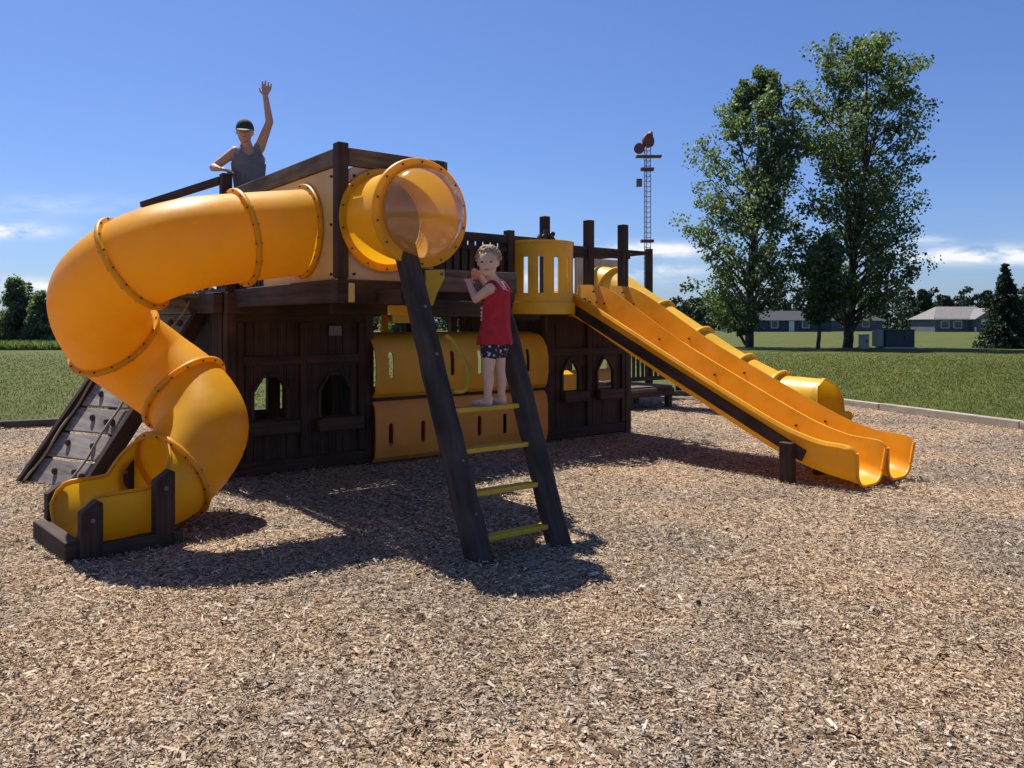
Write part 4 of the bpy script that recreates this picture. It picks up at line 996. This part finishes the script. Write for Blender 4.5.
bushy((-28.9, 48.5, 0), 3.3, 1.05, 'shorter pale slim tree between taller conical ones on the left', G, nl=40, per=90, size=.15)
spruce((-28.2, 50, 0), 4.5, 1.25, 'dark narrow conifer right beside the big yellow tube on the left', G, mat='leaf_mid', per=14, rings=22, name='conifer_tree')
spruce((-31.2, 51, 0), 4.3, 1.3, 'dark conifer behind the pale bushy trees on the left', G, mat='leaf_mid', per=12, rings=20, name='conifer_tree')
bushy((-25.0, 49.5, 0), 3.9, 1.5, 'dark bushy tree hidden mostly behind the tube slide bend', G)
bushy((-33.5, 49.5, 0), 4.4, 1.6, 'bushy tree just beyond the left edge of the lawn view', G)
for i, (x, y, h) in enumerate(((-21.5, 52, 4.4), (-17, 54, 4.2), (-12.5, 55, 4.6), (-8, 58, 4.2))):
    bushy((x, y, 0), h, 1.8, ['bushy tree behind the ramp, seen low under the tube', 'bushy tree behind the left playhouse wall', 'round tree far behind the lookout box', 'tree far behind the wooden deck'][i], G, nl=22, per=50, size=.3, shape='round')
blades(9000, -34, -18, 45.5, 48, .42, 'tall_weeds', M['weed'], 1, .5, False)
# far wood beyond the houses on the right and centre: one mass
cs, rs = [], []
for i in range(330):
    x = random.uniform(-60, 190); y = random.uniform(172, 200); h = random.uniform(5, 9.0)*(.75 if x < 60 else 1.0)
    if 74 < x < 84: h *= .8
    for j in range(5):
        t = j/4; cs.append((x+random.gauss(0, .7), y, .8+h*t)); rs.append(2.6*(1-t*.75)+.4)
V, t = leaves(cs, rs, 60, .62)
tag(soup('far_wood', V, t, M['leaf_dark']), kind='stuff')
for i, (x, y, h, w) in enumerate(((87.5, 168, 8.6, 2.4), (93.5, 170, 7.2, 2.4), (101, 168, 8.2, 3.0), (107, 170, 8.6, 3.2))):
    bushy((x, y, 0), h, w, ['dark conical tree rising behind the left end of the far gabled house', 'lower dark tree behind the far house, just right of the conical one', 'broad dark tree behind the middle of the far house roof', 'broad dark tree at the far right behind the spruce'][i], 'trees around the far houses', 'leaf_dark', 40, 110, .42)

# ---------------------------------------------------------------- houses, mast, utility boxes
M['siding'] = plain('blue_grey_siding', (.10, .115, .14), .8, nscale=1); M['siding_dark'] = plain('slate_blue_siding', (.045, .06, .095), .8, nscale=1)
M['roofing'] = plain('grey_shingle', (.20, .185, .175), .9, nscale=3); M['trim'] = plain('white_trim', (.68, .68, .66), .6); M['glass'] = plain('window_glass', (.05, .06, .08), .1, spec=.6)
M['stone'] = plain('pale_siding', (.34, .33, .32), .85)
M['roof_dark'] = plain('dark_shingle', (.045, .045, .05), .9, nscale=3)
def house(base, w, d, wall_h, ridge, label, mat, wins, doors=(), gable=None, rmat='roofing'):
    root = empty('house', base); tag(root, label, 'house'); b = Vector(base); X, Y = Vector((1, 0, 0)), Vector((0, 1, 0))
    MB().box(b+AZ*wall_h/2+Y*d/2, w, d, wall_h, X, Y).build('wall', M[mat], root)
    ov = .5; mb = MB(); A = b-X*(w/2+ov)-Y*ov+AZ*(wall_h-.1); Bp = b+X*(w/2+ov)-Y*ov+AZ*(wall_h-.1); C = Bp+Y*(d+2*ov); Dp = A+Y*(d+2*ov)
    r0, r1 = b+Y*d/2-X*(w*.30)+AZ*ridge, b+Y*d/2+X*(w*.30)+AZ*ridge
    mb.add([A, Bp, C, Dp, r0, r1], [[0, 1, 5, 4], [2, 3, 4, 5], [1, 2, 5], [3, 0, 4], [0, 3, 2, 1]]); rf = mb.build('roof', M[rmat], root)
    MB().board(A-Y*.02, Bp-Y*.02, .22, .06).build('fascia', M['trim'], rf)
    for (x, z, ww, hh) in wins:
        fr = MB(); c = b+X*x-Y*.04+AZ*z
        for sg in (-1, 1): fr.board(c+X*sg*ww/2-AZ*hh/2, c+X*sg*ww/2+AZ*hh/2, .12, .08, X); fr.board(c-X*ww/2+AZ*sg*hh/2, c+X*ww/2+AZ*sg*hh/2, .12, .08)
        f = fr.build('window', M['trim'], root); MB().board(c-X*ww/2+Y*.01, c+X*ww/2+Y*.01, hh-.1, .03).build('pane', M['glass'], f)
    for (x, ww, hh) in doors: MB().board(b+X*x-Y*.03, b+X*x-Y*.03+AZ*hh, ww, .05, X).build('door', M['trim'], root)
    if gable:
        x, gw, gh, gm = gable; c = b+X*x-Y*2.0; MB().box(c+AZ*wall_h/2+Y*1.2, gw, 2.4, wall_h, X, Y).build('wing', M[gm], root)
        mb = MB(); mb.prism([c-X*(gw/2+.5)+AZ*(wall_h-.1)-Y*.4, c+X*(gw/2+.5)+AZ*(wall_h-.1)-Y*.4, c-Y*.4+AZ*(wall_h+gh)], Y*5.5); mb.build('roof', M['roofing'], root)
        f = MB(); 
        for q in (-1, 1): f.board(c+X*(q*gw*.2)-Y*.06+AZ*1.4, c+X*(q*gw*.2)-Y*.06+AZ*2.5, gw*.28, .05, X)
        f.build('window', M['trim'], root)
house((86.8, 150, 0), 13, 9, 2.5, 4.9, 'far grey-roofed house with white framed windows and a gabled wing', 'siding', [(-4.6, 1.4, 1.5, 1.3), (-2.2, 1.4, 1.5, 1.3)], gable=(3.0, 5.6, 2.0, 'siding'), rmat='roofing')
house((52, 152, 0), 19, 9, 2.4, 4.1, 'dark slate blue house seen low behind the tall cottonwood trunks', 'siding_dark', [(-6, 1.5, 1.3, 1.5), (-1.5, 1.5, 1.3, 1.5), (4.5, 1.5, 1.3, 1.5)], [(1.8, 1.0, 2.1)], rmat='roof_dark')
house((70.5, 162, 0), 11, 8, 2.4, 3.8, 'low grey house with dark roof between the slate blue house and the gabled house', 'siding', [(-2, 1.5, 1.4, 1.2), (2, 1.5, 1.4, 1.2)], rmat='roof_dark')
def mast(base, H, w):
    root = empty('radio_mast', base); tag(root, 'tall thin lattice radio mast with red dishes on top rising behind the deck', 'radio mast'); b = Vector(base); mb = MB()
    legs = [Vector((math.cos(a)*w*.58, math.sin(a)*w*.58, 0)) for a in (R(90), R(210), R(330))]
    for l_ in legs: mb.tube([b+l_, b+l_+AZ*H], .11, 6)
    n = int(H/1.5)
    for i in range(n):
        z0, z1 = H*i/n, H*(i+1)/n
        for j in range(3):
            a, c = legs[j], legs[(j+1) % 3]; mb.tube([b+a+AZ*z0, b+c+AZ*z1], .045, 4, cap=False); mb.tube([b+a+AZ*z0, b+c+AZ*z0], .06, 4, cap=False)
    mb.build('lattice', M['mast'], root)
    def dish(c, r, d, mat, nm):
        m = MB(); d = Vector(d).normalized(); a = d.cross(AZ).normalized(); u = a.cross(d)
        m.tube([c-d*r*.5, c-d*r*.2, c+d*r*.15, c+d*r*.55], [r*.3, r*.8, r, r*1.0], 18); m.build(nm, M[mat], root, smooth=True, auto=40)
    dish(b+AZ*(H+1.2)+Vector((-.2, -.7, 0)), 2.0, (.5, -.8, 0), 'mast_red', 'dish'); dish(b+AZ*(H-1.0)+Vector((-2.2, -.5, 0)), 1.6, (-.5, -.8, 0), 'mast_red', 'dish')
    dish(b+AZ*(H+2.8)+Vector((.6, .2, 0)), 1.6, (.9, -.4, 0), 'mast_red', 'dish')
    m = MB(); m.board(b+AZ*(H-3.2)-Vector((3.3, 0, 0)), b+AZ*(H-3.2)+Vector((4.2, 0, 0)), .5, 2.4); m.build('platform', M['mast_red'], root)
    m = MB(); m.board(b+AZ*(H-11)-Vector((3.2, 0, 0)), b+AZ*(H-11)-Vector((1.6, 0, 0)), 2.2, 1.6); m.build('antenna_box', M['mast'], root)
    for z in (H-7, H*.48): MB().board(b+AZ*z-Vector((1.9, 0, 0)), b+AZ*z+Vector((1.9, 0, 0)), .8, 2).build('platform', M['mast_red'], root)
M['mast'] = plain('grey_red_steel', (.22, .12, .115), .6, .2, nscale=.12, var=.5); M['mast_red'] = plain('rust_red_paint', (.22, .055, .045), .6)
mast((40.2, 235, 0), 54.5, 1.8)
M['util'] = plain('pale_green_metal', (.26, .31, .27), .5); M['util_dark'] = plain('dark_green_metal', (.035, .05, .045), .5)
def ubox(base, w, d, h, mat, label, panel=False):
    root = empty('utility_box', base); tag(root, label, 'utility box'); b = Vector(base); X, Y = Vector((1, 0, 0)), Vector((0, 1, 0))
    MB().box(b+AZ*.05, w+.15, d+.15, .1, X, Y).build('plinth', M['stone'], root, bevel=.01); MB().box(b+AZ*(h/2+.1), w, d, h, X, Y).build('cabinet', M[mat], root, bevel=.03)
    MB().box(b+AZ*(h+.12), w+.06, d+.06, .06, X, Y).build('lid', M[mat], root, bevel=.02)
    MB().board(b-Y*(d/2+.015)+X*.15*w+AZ*(h*.55), b-Y*(d/2+.015)+X*.15*w+AZ*(h*.75), .05, .04, X).build('handle', M['bolt'], root)
    if panel: MB().box(b-X*(w/2+.22)+AZ*(h*.5+.12), .35, d*.7, h*.98, X, Y).build('side_panel', M['util'], root, bevel=.02)
ubox((21.6, 48.5, 0), .48, .45, .72, 'util', 'small pale green utility box on the grass beside the cottonwood trunk')
ubox((23.55, 48.5, 0), 1.75, 1.2, 1.02, 'util_dark', 'large dark green utility cabinet with pale side panel on the grass', True)
